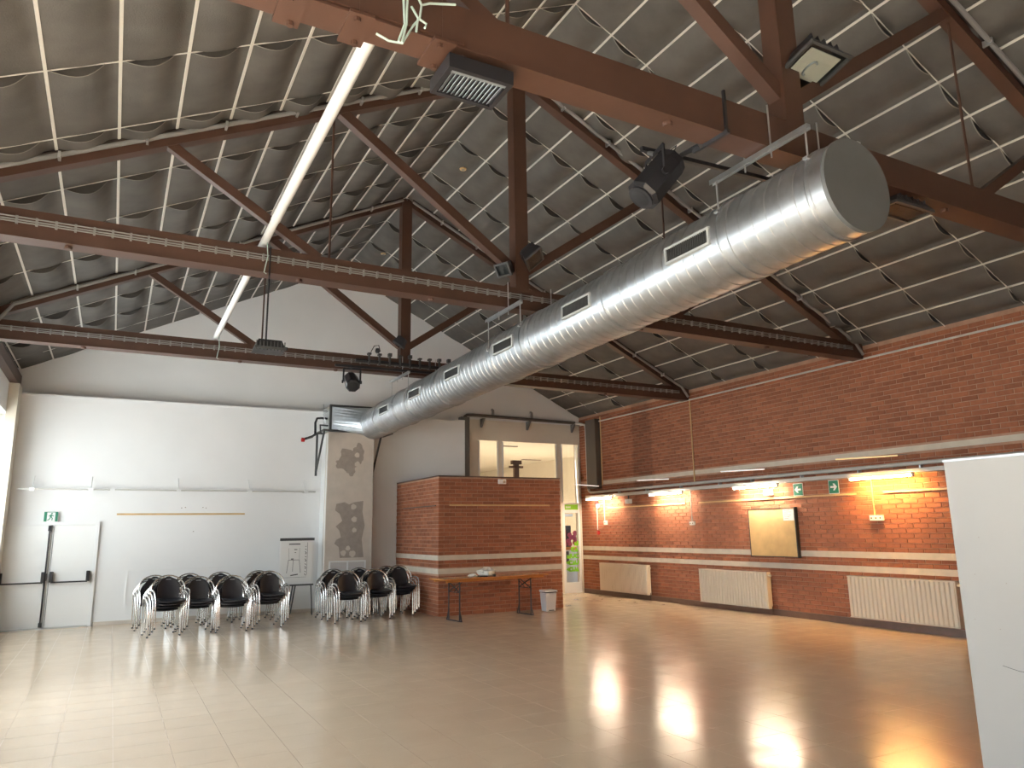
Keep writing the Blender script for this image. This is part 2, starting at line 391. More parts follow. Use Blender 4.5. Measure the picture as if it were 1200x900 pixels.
# ------------------------------------------------------------------ walls
SH = 0.28
def lw(y0, y1, z0, z1, mb): mb.box(XL-SH, XL, y0, y1, z0, z1)
wl = MB(); yprev = YF-0.3
for wy in WIN_Y:
    lw(yprev, wy-WIN_W/2, 0, 4.95, wl); lw(wy-WIN_W/2, wy+WIN_W/2, 0, WIN_Z0, wl); lw(wy-WIN_W/2, wy+WIN_W/2, WIN_Z1, 4.95, wl); yprev = wy+WIN_W/2
lw(yprev, YB+0.3, 0, 4.95, wl)
wall_left = struct('wall_left', wl, 'white_wall', 'white side wall with tall windows along the left of the hall')
for i, wy in enumerate(WIN_Y):
    f = MB(); xx = XL-0.14
    f.box(xx-.03, xx+.03, wy-WIN_W/2, wy-WIN_W/2+.06, WIN_Z0, WIN_Z1).box(xx-.03, xx+.03, wy+WIN_W/2-.06, wy+WIN_W/2, WIN_Z0, WIN_Z1)
    f.box(xx-.03, xx+.03, wy-WIN_W/2+.06, wy+WIN_W/2-.06, WIN_Z0, WIN_Z0+.06).box(xx-.03, xx+.03, wy-WIN_W/2+.06, wy+WIN_W/2-.06, WIN_Z1-.06, WIN_Z1)
    f.box(xx-.03, xx+.03, wy-.03, wy+.03, WIN_Z0+.06, WIN_Z1-.06)
    w = struct('window_%d' % (i+2), f, 'white_trim', 'unseen tall white framed window in the left wall', 'window')
    MB().box(xx-.004, xx+.004, wy-WIN_W/2+.06, wy-.03, WIN_Z0+.06, WIN_Z1-.06).build('pane', 'glass', w)
    MB().box(xx-.004, xx+.004, wy+.03, wy+WIN_W/2-.06, WIN_Z0+.06, WIN_Z1-.06).build('pane', 'glass', w)
tag(MB().box(XL-3.6, XL-SH-0.05, 5.0, 16.5, 4.0, 4.1).build('sun_blocker', 'white_trim'), 'unseen flat slab added to block the sun at the far left windows', 'sun_blocker')  # unseen slab added to keep sun off the visible floor
tag(MB().box(XL-40, XL-SH, YF-10, 30, -0.3, -0.1).build('yard', 'asphalt'), kind='structure', label='paved yard outside the left windows', cat='ground')
struct('wall_front', MB().box(XL-0.3, XR+0.3, YF-0.3, YF, 0, 8.2), 'white_wall', 'white end wall behind the viewer')

wb = MB()                                                # gable wall: upper part set back, lower part thicker up to the ledge
pts = [(XL-0.3, 4.3), (XL-0.3, roof_z(XL)+.14-.14), (RX, RZ+.12), (XR+0.3, roof_z(XR)), (XR+0.3, 4.3)]
wb.poly(pts, 'xz', YB, YB+0.25)
wb.box(XL-0.3, 7.5, YB, YB+0.25, 0, 4.3)
LYB = 16.4
LZ = 4.34
wb.box(XL-0.3, 7.5, LYB, YB, 0, LZ)
wb.box(XR-0.02, XR+0.3, YB, YB+0.25, 0, 4.3)
wall_back = struct('wall_back', wb, 'white_wall', 'white gable wall at the far end with a horizontal ledge')
struct('trim_1', MB().box(XL, 7.5, LYB-0.012, LYB, LZ-0.035, LZ+0.004), 'white_trim', 'thin bright white edge strip along the ledge of the gable wall', 'trim')
struct('baseboard_back', MB().box(-0.2, 4.0, LYB-0.012, LYB, 0, 0.07), 'bare_plaster', 'low pale skirting along the white back wall', 'skirting')

# ------------------------------------------------------------------ bricks
BL, BH, MJ = 0.25, 0.0775, 0.011
def brick_mesh(axis, sgn, L):
    # box without its back face; outward along axis*sgn
    mb = MB(); d = 0.008; b = 0.003
    h = (BH-MJ)/2; l = (L-MJ)/2
    pr = [(-l, -h, 0), (l, -h, 0), (l, h, 0), (-l, h, 0), (-l+b, -h+b, d), (l-b, -h+b, d), (l-b, h-b, d), (-l+b, h-b, d)]
    def m(u, v, w): return (u, w*sgn, v) if axis == 'y' else (w*sgn, u, v)
    fs = [(4,5,6,7),(0,1,5,4),(1,2,6,5),(2,3,7,6),(3,0,4,7)]
    if (axis == 'y') == (sgn > 0): fs = [tuple(reversed(f)) for f in fs]
    mb.add([m(*p) for p in pr], fs); return mb
def bricks(parent, axis, sgn, plane, u0, u1, z0, z1, bands=(), limit=300, zcut=None, region=None):
    full = []; part = MB(); cache = {}
    n = int(round((z1-z0)/BH+0.49)); 
    for j in range(n):
        zc = z0+(j+0.5)*BH
        if zc+BH/2 > z1+0.01: break
        if any(a-0.02 < zc < b+0.02 for a, b in bands): continue
        off = (j % 2)*BL/2
        u = u0-off
        while u < u1-0.01:
            a, b = max(u, u0), min(u+BL, u1)
            L = b-a; u += BL
            if L < 0.05: continue
            c = (a+b)/2
            p = (c, plane, zc) if axis == 'y' else (plane, c, zc)
            full.append((L > BL-0.002, round(L, 3), p))
    cand = [f for f in full if f[0] and in_view(f[2], 5) and (region is None or region(f[2]))]
    cand.sort(key=lambda f: (Vector(f[2])-Vector((0,0,CAM_H))).length)
    chosen = set(c[2] for c in cand[:limit])
    me = brick_mesh(axis, sgn, BL).mesh('brick', 'brick')
    for ok, L, p in full:
        if p in chosen: inst('brick', me, p, parent)
        else:
            if L not in cache: cache[L] = brick_mesh(axis, sgn, L)
            bm = cache[L]; part.add([(v[0]+p[0], v[1]+p[1], v[2]+p[2]) for v in bm.v], bm.f)
    return part

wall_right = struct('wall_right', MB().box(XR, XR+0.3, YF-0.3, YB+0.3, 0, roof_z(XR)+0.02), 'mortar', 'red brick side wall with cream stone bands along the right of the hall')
S1, S2, S3 = (1.10, 1.205), (0.867, 0.967), (2.78, 2.87)
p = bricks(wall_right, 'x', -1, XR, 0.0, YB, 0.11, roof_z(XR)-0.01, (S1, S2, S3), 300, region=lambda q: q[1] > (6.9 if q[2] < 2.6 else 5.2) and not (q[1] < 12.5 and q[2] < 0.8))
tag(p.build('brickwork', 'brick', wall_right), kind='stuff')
for i, (a, b) in enumerate((S1, S2)): MB().box(XR-0.012, XR, 0, YB, a, b).build('stone_band', 'stone', wall_right)
MB().box(XR-0.012, XR, 0, 15.76, *S3).build('stone_band', 'stone', wall_right)
struct('baseboard_right', MB().box(XR-0.02, XR, 0, YB, 0, 0.11), 'baseboard', 'dark tile skirting below the radiators on the brick wall', 'skirting')

# brick enclosure standing in the hall
BX0, BX1, BY0, BZ = 5.76, 8.66, 13.88, 2.74
enc = thing('brick_enclosure', 'low flat-topped red brick enclosure with two cream bands behind the folding table', 'enclosure', (7.2, 15.0, 0))
MB().box(BX0+.008, BX1-.008, BY0+.008, LYB-0.001, 0, BZ).build('core', 'mortar', enc)
eb = ((1.075, 1.175), (0.81, 0.912))
p = bricks(enc, 'y', -1, BY0+.008, BX0, BX1, 0.0, BZ, eb, 200)
p2 = bricks(enc, 'x', -1, BX0+.008, BY0, LYB, 0.0, BZ, eb, 100)
p.v, p.f; p.add(p2.v, p2.f)
p3 = bricks(enc, 'x', 1, BX1-.008, BY0, LYB, 0.0, BZ, eb, 0); p.add(p3.v, p3.f)
tag(p.build('brickwork', 'brick', enc), kind='stuff')
for a, b in eb:
    MB().box(BX0-.004, BX1+.004, BY0-.004, BY0+.01, a, b).box(BX0-.004, BX0+.01, BY0+.01, LYB-.001, a, b).build('stone_band', 'stone', enc)
MB().box(BX0-.002, BX1+.002, BY0-.002, LYB-.001, BZ, BZ+.025).build('coping', 'steel', enc)

# plaster pillar
PX0, PX1, PY0, PZ = 4.0, 5.03, 15.9, 3.82
pil = thing('plaster_pillar', 'wide plaster pillar with grey filler patches carrying the air duct', 'pillar', (4.5, 16.1, 0))
MB().box(PX0, PX1, PY0, LYB-.001, 0, PZ).build('shaft', 'bare_plaster', pil, bevel=0.006)
MB().box(PX0-0.015, PX0, PY0+0.02, PY0+0.06, 0, PZ-.02).build('corner_bead', 'white_trim', pil)
MB().box(PX0-0.012, PX0, PY0+0.16, LYB-.001, 0, PZ-.02).build('side_facing', 'white_trim', pil)
rnd = random.Random(3)
def blob(cx, cz, rx, rz, n=26, k=0.22):
    ph = [rnd.uniform(0, 6.28) for _ in range(4)]
    out = []
    for i in range(n):
        a = 2*PI*i/n; r = 1+k*(math.sin(3*a+ph[0])*0.5+math.sin(5*a+ph[1])*0.4+math.sin(8*a+ph[2])*0.3)
        out.append((cx+rx*r*math.cos(a), cz+rz*r*math.sin(a)))
    return out
b = MB(); b.poly(blob(4.48, 3.22, .24, .24), 'xz', PY0-0.003, PY0); b.poly(blob(4.68, 3.38, .13, .2), 'xz', PY0-0.0035, PY0); b.poly(blob(4.33, 3.12, .16, .1), 'xz', PY0-0.004, PY0); b.poly(blob(4.52, 3.0, .1, .13), 'xz', PY0-0.0045, PY0)
b.build('filler_patch', 'filler', pil)
b = MB(); b.poly([(4.33, 1.12), (4.3, 1.35), (4.2, 1.42), (4.24, 1.5), (4.34, 1.55), (4.3, 1.7), (4.22, 1.78), (4.36, 1.9), (4.3, 2.05), (4.2, 2.12), (4.22, 2.26), (4.4, 2.3), (4.5, 2.25), (4.62, 2.3), (4.82, 2.33), (4.8, 2.1), (4.86, 1.8), (4.8, 1.5), (4.85, 1.12)], 'xz', PY0-0.003, PY0)
b.build('filler_patch', 'filler', pil)
b = MB()
for (cx, cz, r) in ((4.65, 3.33, .055), (4.66, 3.13, .06), (4.6, 2.2, .06), (4.62, 1.93, .06), (4.63, 1.7, .05), (4.4, 1.22, .06), (4.6, 1.2, .07), (4.5, 1.32, .05)):
    b.poly(blob(cx, cz, r, r, 14, 0.15), 'xz', PY0-0.006, PY0)
b.build('plaster_dab', 'bare_plaster', pil)
gr = thing('return_air_grille', 'pale two-panel grille low on the plaster pillar behind stacked chairs', 'grille', (4.5, PY0, 0.4))
MB().box(4.1, 4.9, PY0-.02, PY0, 1.03, 1.06).box(4.1, 4.13, PY0-.02, PY0, 0.4, 1.03).box(4.87, 4.9, PY0-.02, PY0, 0.4, 1.03).box(4.485, 4.515, PY0-.02, PY0, 0.4, 1.03).build('frame', 'white_trim', gr)
b = MB()
for i in range(28): b.box(4.13, 4.87, PY0-.012, PY0-.002, 0.41+i*0.022, 0.41+i*0.022+.013)
tag(b.build('louvre_slats', 'bin', gr), kind='stuff')

# ------------------------------------------------------------------ glazed screen, door, room beyond
WX0, WX1 = 7.74, 11.13
f = MB(); fy0, fy1 = YB-0.02, YB+0.08
f.box(WX0, WX1, fy0, fy1, 3.92, 4.44)
f.box(WX0, 8.05, fy0, fy1, 0, 3.92)
f.box(8.62, 8.73, fy0, fy1, 0, 3.92); f.box(10.39, 10.52, fy0, fy1, 0, 3.92); f.box(11.09, WX1, fy0, fy1, 0, 3.92)
win = struct('window_1', f, 'cream_wall', 'tall cream framed glazed screen above and beside the brick enclosure', 'window')
for xa, xb in ((8.05, 8.62), (8.73, 10.39)):
    MB().box(xa, xb, YB+.02, YB+.03, 0.0, 3.92).build('pane', 'glass', win)
MB().box(10.52, 11.09, YB+.02, YB+.03, 2.36, 3.92).build('pane', 'glass', win)
for xa in (8.05, 8.585, 8.73, 10.355, 10.52, 11.055):
    MB().box(xa, xa+.035, YB-.035, YB-.02, 2.36, 3.9).build('glazing_bead', 'white_trim', win)
for i, xx in enumerate((8.07, 9.42, 10.9)):
    MB().poly([(0, 4.42), (-.0, 4.2), (-.24, 4.42)], 'yz', xx, xx+.05)
hd = thing('header_duct', 'dark grey metal duct framing the left side and top of the glazed screen', 'duct', (7.6, 16.6, 0))
MB().box(7.5, 7.74, YB-.18, YB-.001, 2.78, 4.47).build('riser', 'duct_grey', hd, bevel=.01)
MB().tube([(7.62, YB-.1, 4.47), (7.7, YB-.1, 4.53), (7.85, YB-.1, 4.54), (10.95, YB-.1, 4.5)], 0.04, 10).build('header', 'duct_brown', hd, True)
for xx in (8.1, 9.45, 10.85):
    MB().add([(xx,YB-.03,4.24),(xx,YB-.03,4.46),(xx,YB-.22,4.46),(xx+.06,YB-.03,4.24),(xx+.06,YB-.03,4.46),(xx+.06,YB-.22,4.46)],[(0,1,2),(3,5,4),(0,3,4,1),(1,4,5,2),(2,5,3,0)]).build('bracket', 'duct_grey', hd)
for xx in (8.45, 9.6):
    MB().tube([(xx, YB-.08, 4.54), (xx, YB-.08, 4.7), (xx-.04, YB-.08, 4.72)], 0.035, 8).build('stub_pipe', 'grey_pipe', hd, True)

dr = thing('door_1', 'narrow white framed glass door with green stickers at the right corner', 'door', (10.8, YB, 0)); dr['kind'] = 'structure'
MB().box(10.525, 10.60, YB-.01, YB+.04, 0.01, 2.34).box(11.02, 11.085, YB-.01, YB+.04, 0.01, 2.34).box(10.60, 11.02, YB-.01, YB+.04, 0.01, 0.27).box(10.60, 11.02, YB-.01, YB+.04, 2.08, 2.16).box(10.60, 11.02, YB-.01, YB+.04, 2.30, 2.34).build('frame', 'white_trim', dr)
MB().box(10.60, 11.02, YB+.012, YB+.02, 0.27, 2.08).build('pane', 'glass', dr)
hdl = MB().tube([(10.98, YB-.06, 0.9), (10.98, YB-.06, 1.2)], .012, 8).build('handle', 'zinc', dr)
MB().box(10.60, 11.02, YB-.005, YB+.03, 2.16, 2.30).build('green_strip', 'lime', dr)
b = MB()
for i in range(7): b.box(10.64+i*.022, 10.652+i*.022, YB-.008, YB-.005, 2.205, 2.255-.01*(i % 2))
b.build('lettering', 'white_trim', dr)
MB().box(10.61, 10.86, YB+.005, YB+.011, 1.98, 2.05).build('blue_notice', material('pale_blue_notice', (0.35, 0.45, 0.6), 0.5), dr)
def sticker(x, z, k, s=.062):
    b = MB(); d0, d1 = YB+.006, YB+.011
    if k == 0: b.poly([(x-s, z-s), (x+s, z-s), (x+s, z+s), (x+.2*s, z+s), (x+.2*s, z), (x-.3*s, z), (x-.3*s, z+.5*s), (x-s, z+.5*s)], 'xz', d0, d1)
    if k == 1: b.poly([(x-s, z-s), (x+s, z-s), (x, z+s)], 'xz', d0, d1)
    if k == 2: b.poly([(x+s, z-s), (x+s, z+s), (x-s, z)], 'xz', d0, d1)
    if k == 3: b.poly([(x+s, z+s), (x-s*.4, z+s), (x-s, z+.3*s), (x-s, z-.5*s), (x-.3*s, z-s), (x+s, z-s), (x+s, z-.4*s), (x-.2*s, z-.3*s), (x-.2*s, z+.3*s), (x+s, z+.4*s)], 'xz', d0, d1)
    if k == 4: b.poly([(x-s, z+s), (x-s, z-.3*s), (x-.3*s, z-s), (x+.3*s, z-s), (x+s, z-.3*s), (x+s, z+s), (x+.4*s, z+s), (x+.35*s, z-.1*s), (x-.35*s, z-.1*s), (x-.4*s, z+s)], 'xz', d0, d1)
    b.build('green_sticker', 'lime', dr)
rowsS = [(1.28, [(10.95, 0)]), (1.12, [(10.83, 3), (10.95, 1)]), (0.95, [(10.71, 0), (10.83, 4), (10.95, 3)]), (0.78, [(10.66, 2), (10.75, 3), (10.85, 1), (10.95, 4)]), (0.61, [(10.66, 2), (10.75, 3), (10.85, 4), (10.95, 1)])]
for z, l in rowsS:
    for x, k in l: sticker(x, z, k)

# neighbouring room, seen through the glass
nr = MB(); nx0, nx1, ny0, ny1, nz = 5.5, 15.0, YB+0.26, 34.0, 4.6
nr.box(nx0, nx1, ny1, ny1+.2, 0, nz).box(nx0-.2, nx0, ny0, ny1, 0, nz).box(nx1, nx1+.2, ny0, ny1, 0, nz)
struct('wall_beyond', nr, 'cream_wall', 'cream walls of the lit room behind the glazed screen')
struct('ceiling_beyond', MB().box(nx0-.2, nx1+.2, ny0, ny1+.2, 4.3, 4.4), 'cream_wall', 'cream ceiling of the lit room behind the glazed screen', 'ceiling')
struct('floor_beyond', MB().box(XR+0.3, nx1+.2, ny0, ny1+.2, -0.1, 0.0), 'cream_wall', 'pale floor of the room behind the glass door', 'floor')
for i, (ax_, ay_) in enumerate(((8.5, 20.0), (12.6, 22.0), (10.5, 28.0))):  # added area lights floating below view to brighten the room beyond
    ld = bpy.data.lights.new('beyond_light', 'AREA'); ld.shape = 'RECTANGLE'; ld.size = 3; ld.size_y = 3; ld.energy = 120; ld.color = (1.0, 0.82, 0.60)
    lo = bpy.data.objects.new('fill_light_beyond', ld); COL.objects.link(lo); lo.location = (ax_, ay_, 0.9); lo.rotation_euler = (PI, 0, 0)
    ld2 = bpy.data.lights.new('beyond_light_down', 'AREA'); ld2.shape = 'RECTANGLE'; ld2.size = 1.2; ld2.size_y = 1.2; ld2.energy = 60; ld2.color = (1.0, 0.86, 0.68)
    lo = bpy.data.objects.new('fill_light_beyond', ld2); COL.objects.link(lo); lo.location = (ax_, ay_, 2.2)
pc = thing('steel_post', 'brown steel post with a cross bracket standing behind the glazed screen', 'post', (10.33, 19.0, 0))
MB().box(10.27, 10.42, 18.95, 19.05, 0, 3.55).build('shaft', 'steel', pc)
MB().box(10.2, 10.5, 18.93, 19.07, 3.55, 3.66).box(10.13, 10.56, 18.95, 19.05, 3.44, 3.5).build('bracket', 'steel', pc)
for (sx, sy, sw, lab) in ((10.6, 20.6, .7, 'narrow dark vent slot above the steel post bracket'), (13.6, 24.4, .8, 'narrow vent slot right of the steel post beyond the glass'), (12.9, 30.0, 1.6, 'long faint vent slot low and far in the cream ceiling'), (9.6, 24.0, .7, 'narrow vent slot left of the steel post beyond the glass')):
    tag(MB().box(sx, sx+sw, sy, sy+.14, 4.27, 4.299).build('ceiling_vent', 'filler'), lab, 'vent', 'vent slots in the ceiling beyond the glass')
cb = thing('cabinet', 'grey cabinet seen through the glass door, taller left half', 'cabinet', (11.2, 18.0, 0))
MB().box(11.1, 11.36, 18.0, 18.4, 0, 2.0).build('tall_body', 'dark_grey', cb)
MB().box(11.36, 11.55, 18.0, 18.4, 0, 1.75).build('low_body', 'dark_grey', cb)
b = MB()
for i in range(14):
    cx, cz = 11.2+rnd.random()*.55, 1.22+rnd.random()*.35; b.poly(blob(cx, cz, .07, .07, 10), 'xz', 17.75+i*.004, 17.77+i*.004)
tag(b.build('pink_bundle', 'pink'), 'pink and red bundle on the orange counter behind the glass door', 'fabric')
ct = thing('counter', 'orange topped counter seen behind the glass door', 'counter', (11.5, 17.8, 0))
MB().box(11.0, 12.2, 17.6, 18.0, 1.08, 1.16).build('top', 'orange', ct)
MB().box(11.0, 12.1, 17.6, 17.62, 0, 1.08).build('front_panel', 'white_trim', ct)
MB().box(11.02, 11.2, 17.585, 17.6, .72, 1.05).build('dark_shelf_box', 'dark_grey', ct)
MB().box(12.1, 12.2, 17.62, 17.98, 0, 1.08).build('side_panel', 'white_trim', ct)

# ------------------------------------------------------------------ left back wall: emergency doors, sign, rails, strip, hatch
d2 = thing('door_2', 'white double emergency doors with black push bars below the running man sign', 'door', (-1.0, LYB, 0)); d2['kind'] = 'structure'
MB().box(-1.78, -1.0, LYB-.035, LYB-.001, 0.03, 1.87).build('door_leaf', 'white_trim', d2, bevel=.004)
MB().box(-0.985, -0.28, LYB-.035, LYB-.001, 0.03, 1.87).build('door_leaf', 'white_trim', d2, bevel=.004)
MB().box(-1.84, -1.78, LYB-.05, LYB-.001, 0, 1.93).box(-0.28, -0.22, LYB-.05, LYB-.001, 0, 1.93).box(-1.78, -0.28, LYB-.05, LYB-.001, 1.87, 1.93).build('frame', 'white_wall', d2)
MB().box(-1.78, -0.28, LYB-.09, LYB-.001, 0, 0.03).build('threshold', 'zinc', d2)
MB().tube([(-1.03, LYB-.07, 0.04), (-1.03, LYB-.07, 1.83)], .014, 8).build('locking_rod', 'black', d2, True)
MB().box(-1.055, -1.005, LYB-.09, LYB-.035, 1.76, 1.86).box(-1.055, -1.005, LYB-.09, LYB-.035, 0.04, .12).box(-1.06, -1.0, LYB-.1, LYB-.035, .86, .99).build('rod_catch', 'black', d2)
MB().box(-0.97, -0.962, LYB-.045, LYB-.035, 0.05, 1.85).build('leaf_edge_seal', 'grey_pipe', d2)
for (xa, xb) in ((-1.72, -1.06), (-0.93, -0.34)):
    MB().tube([(xa, LYB-.12, .83), (xb, LYB-.12, .83)], .014, 8).build('push_bar', 'black', d2, True)
    for xx in (xa, xb):
        MB().box(xx-.03, xx+.03, LYB-.13, LYB-.035, .83, 1.02).build('push_bar_housing', 'black', d2, bevel=.006)
def plate_sign(name, label, plane, a0, a1, z0, z1, d, kind):
    # plane 'xz' faces -y at depth d, 'yz' faces -x at depth d
    s = thing(name, label, 'sign', ((a0+a1)/2, d, z0) if plane == 'xz' else (d, (a0+a1)/2, z0))
    def bx(u0, u1, v0, v1, t0, t1): 
        return MB().box(min(u0,u1), max(u0,u1), d-t1, d-t0, v0, v1) if plane == 'xz' else MB().box(d-t1, d-t0, min(u0,u1), max(u0,u1), v0, v1)
    bx(a0, a1, z0, z1, 0, .008).build('plate', 'white_trim', s)
    w = a1-a0; h = z1-z0; cx = (a0+a1)/2; cz = (z0+z1)/2
    sgn = 1 if plane == 'xz' else -1        # +u appears to the right on 'xz', to the left on 'yz'
    def pol(pts, t0, t1, mat, nm):
        q = [(cx+sgn*u*abs(w)/2, cz+v*h/2) for u, v in pts]; MB().poly(q, plane, d-t1, d-t0).build(nm, mat, s)
    if kind == 'man':
        pol([(-.96,-.94),(-.55,-.94),(-.55,.94),(-.96,.94)], .008, .011, 'green', 'green_field')
        pol([(.6,-.94),(.96,-.94),(.96,.94),(.6,.94)], .008, .011, 'green', 'green_field')
        pol([(-.55,.84),(.6,.84),(.6,.94),(-.55,.94)], .008, .011, 'green', 'green_field')
        for pts in ([(-.02,.45),(.2,.5),(.22,.72),(.02,.74)], [(-.1,.4),(.16,.4),(.1,-.1),(-.14,-.05)], [(-.1,.38),(-.35,.1),(-.28,.02),(-.05,.2)], [(.12,.35),(.4,.15),(.36,.05),(.1,.18)], [(-.12,-.05),(.02,-.08),(-.1,-.5),(-.42,-.78),(-.5,-.66),(-.2,-.4)], [(.0,-.08),(.12,-.05),(.28,-.3),(.22,-.72),(.12,-.7),(.14,-.34)]):
            pol(pts, .008, .012, 'green', 'running_man')
    else:
        pol([(-.92,-.92),(.92,-.92),(.92,.92),(-.92,.92)], .008, .011, 'green', 'green_field')
        k = 1 if kind == 'right' else -1
        pol([(k*a, b) for a, b in [(-.62,.14),(.1,.14),(-.12,.5),(.2,.5),(.68,0),(.2,-.5),(-.12,-.5),(.1,-.14),(-.62,-.14)]], .011, .013, 'white_trim', 'arrow')
    return s
plate_sign('exit_sign', 'small green running man sign above the double emergency doors', 'xz', -1.15, -0.92, 1.93, 2.12, LYB-.001-.052, 'man')
plate_sign('direction_sign', 'green sign with white arrow pointing left over the cork board', 'yz', 9.43, 9.65, 2.19, 2.42, XR-.009, 'left')
plate_sign('direction_sign', 'green sign with white arrow pointing right between board and orange lamp', 'yz', 8.66, 8.87, 2.19, 2.43, XR-.009, 'right')

def wall_rail(label, x0, x1, z, braces):
    t = thing('wall_rail', label, 'rail', ((x0+x1)/2, LYB, z))
    MB().tube([(x0, LYB-.34, z), (x1, LYB-.34, z)], .014, 8).build('rod', 'pale_pipe', t, True)
    MB().tube([(x0, LYB-.05, z+.05), (x1, LYB-.05, z+.05)], .008, 6).build('wall_rod', 'white_trim', t, True)
    for bx_ in braces:
        MB().tube([(bx_, LYB-.001, z), (bx_, LYB-.36, z)], .012, 6).tube([(bx_, LYB-.34, z), (bx_+.0, LYB-.001, z+.26)], .008, 6).build('bracket', 'white_trim', t, True)
        MB().box(bx_-.04, bx_+.04, LYB-.37, LYB-.31, z-.03, z+.03).build('clamp', 'white_trim', t)
wall_rail('long white wall rail on brackets above the emergency doors', -1.58, -0.1, 2.52, (-1.36, -0.42))
wall_rail('white wall rail on brackets above the wooden strip', -0.02, 3.8, 2.52, (1.1, 2.45, 3.6))
tag(MB().box(0.05, 2.42, LYB-.02, LYB-.001, 2.05, 2.085).build('wood_strip', 'wood_strip'), 'pale wooden strip on the white back wall right of the exit sign', 'wooden strip')
hp = thing('hatch_panel', 'flush white rectangular panel with raised edge behind the left chair stacks', 'panel', (1.45, LYB, .4))
MB().box(0.33, 2.6, LYB-.012, LYB-.001, .40, .99).build('board', 'white_wall', hp)
MB().box(0.31, 0.34, LYB-.02, LYB-.001, .39, 1.0).box(2.59, 2.62, LYB-.02, LYB-.001, .39, 1.0).box(0.34, 2.59, LYB-.02, LYB-.001, .985, 1.0).box(0.34, 2.59, LYB-.02, LYB-.001, .385, .40).build('edge_strip', 'white_trim', hp)
b = MB()
for (sx, sz) in ((1.2, 2.19), (1.27, 2.2), (1.6, 2.2), (1.66, 2.19), (1.45, 1.72)): b.poly(blob(sx, sz, .012, .01, 8), 'xz', LYB-.002, LYB)
b.build('screw_holes', 'filler', wall_back)

# flip chart easel
ez = thing('flip_chart_easel', 'flip chart easel with a drawn table sketch beside the plaster pillar', 'easel', (3.45, 15.85, 0))
ex0, ex1 = 3.07, 3.77
MB().box(ex0, ex1, 15.86, 15.88, .62, 1.5).build('board', 'white_trim', ez)
MB().box(ex0+.02, ex1-.02, 15.852, 15.859, .66, 1.47).build('paper_pad', 'paper', ez)
MB().box(ex0, ex1, 15.845, 15.89, 1.5, 1.555).build('clamp_bar', 'dark_grey', ez)
MB().box(ex0+.02, ex1, 15.82, 15.89, .59, .62).build('pen_tray', 'dark_grey', ez)
for (xa, ya, xb, yb) in ((3.36, 15.87, 3.27, 15.8), (3.73, 15.87, 3.76, 15.8), (3.42, 15.9, 3.40, 16.2)):
    MB().tube([(xa, ya, .6), (xb, yb, 0)], .014, 8).build('leg', 'dark_grey', ez, True)
b = MB(); py = 15.8515
def ln(x0, z0, x1, z1, w=.008): b.bar((x0, py, z0), (x1, py, z1), .001, w)
ln(3.25, 1.43, 3.48, 1.43, .02); ln(3.25, 1.11, 3.47, 1.11); ln(3.25, 1.11, 3.22, .85); ln(3.47, 1.11, 3.5, .85); ln(3.345, 1.11, 3.34, .88); ln(3.25, 1.35, 3.26, 1.12, .004); ln(3.47, 1.35, 3.47, 1.12, .004)
ln(3.36, 1.32, 3.42, 1.32, .015); ln(3.37, 1.26, 3.40, 1.26, .012); ln(3.3, 1.13, 3.35, 1.13, .02); ln(3.3, .8, 3.45, .82, .02)
for i in range(12): ln(3.585, 1.38-i*.05, 3.61, 1.38-i*.05-.02*(i % 3), .012)
ln(3.63, 1.46, 3.63, .8, .006); ln(3.12, .76, 3.62, .76, .004)
b.build('marker_drawing', 'ink', ez)

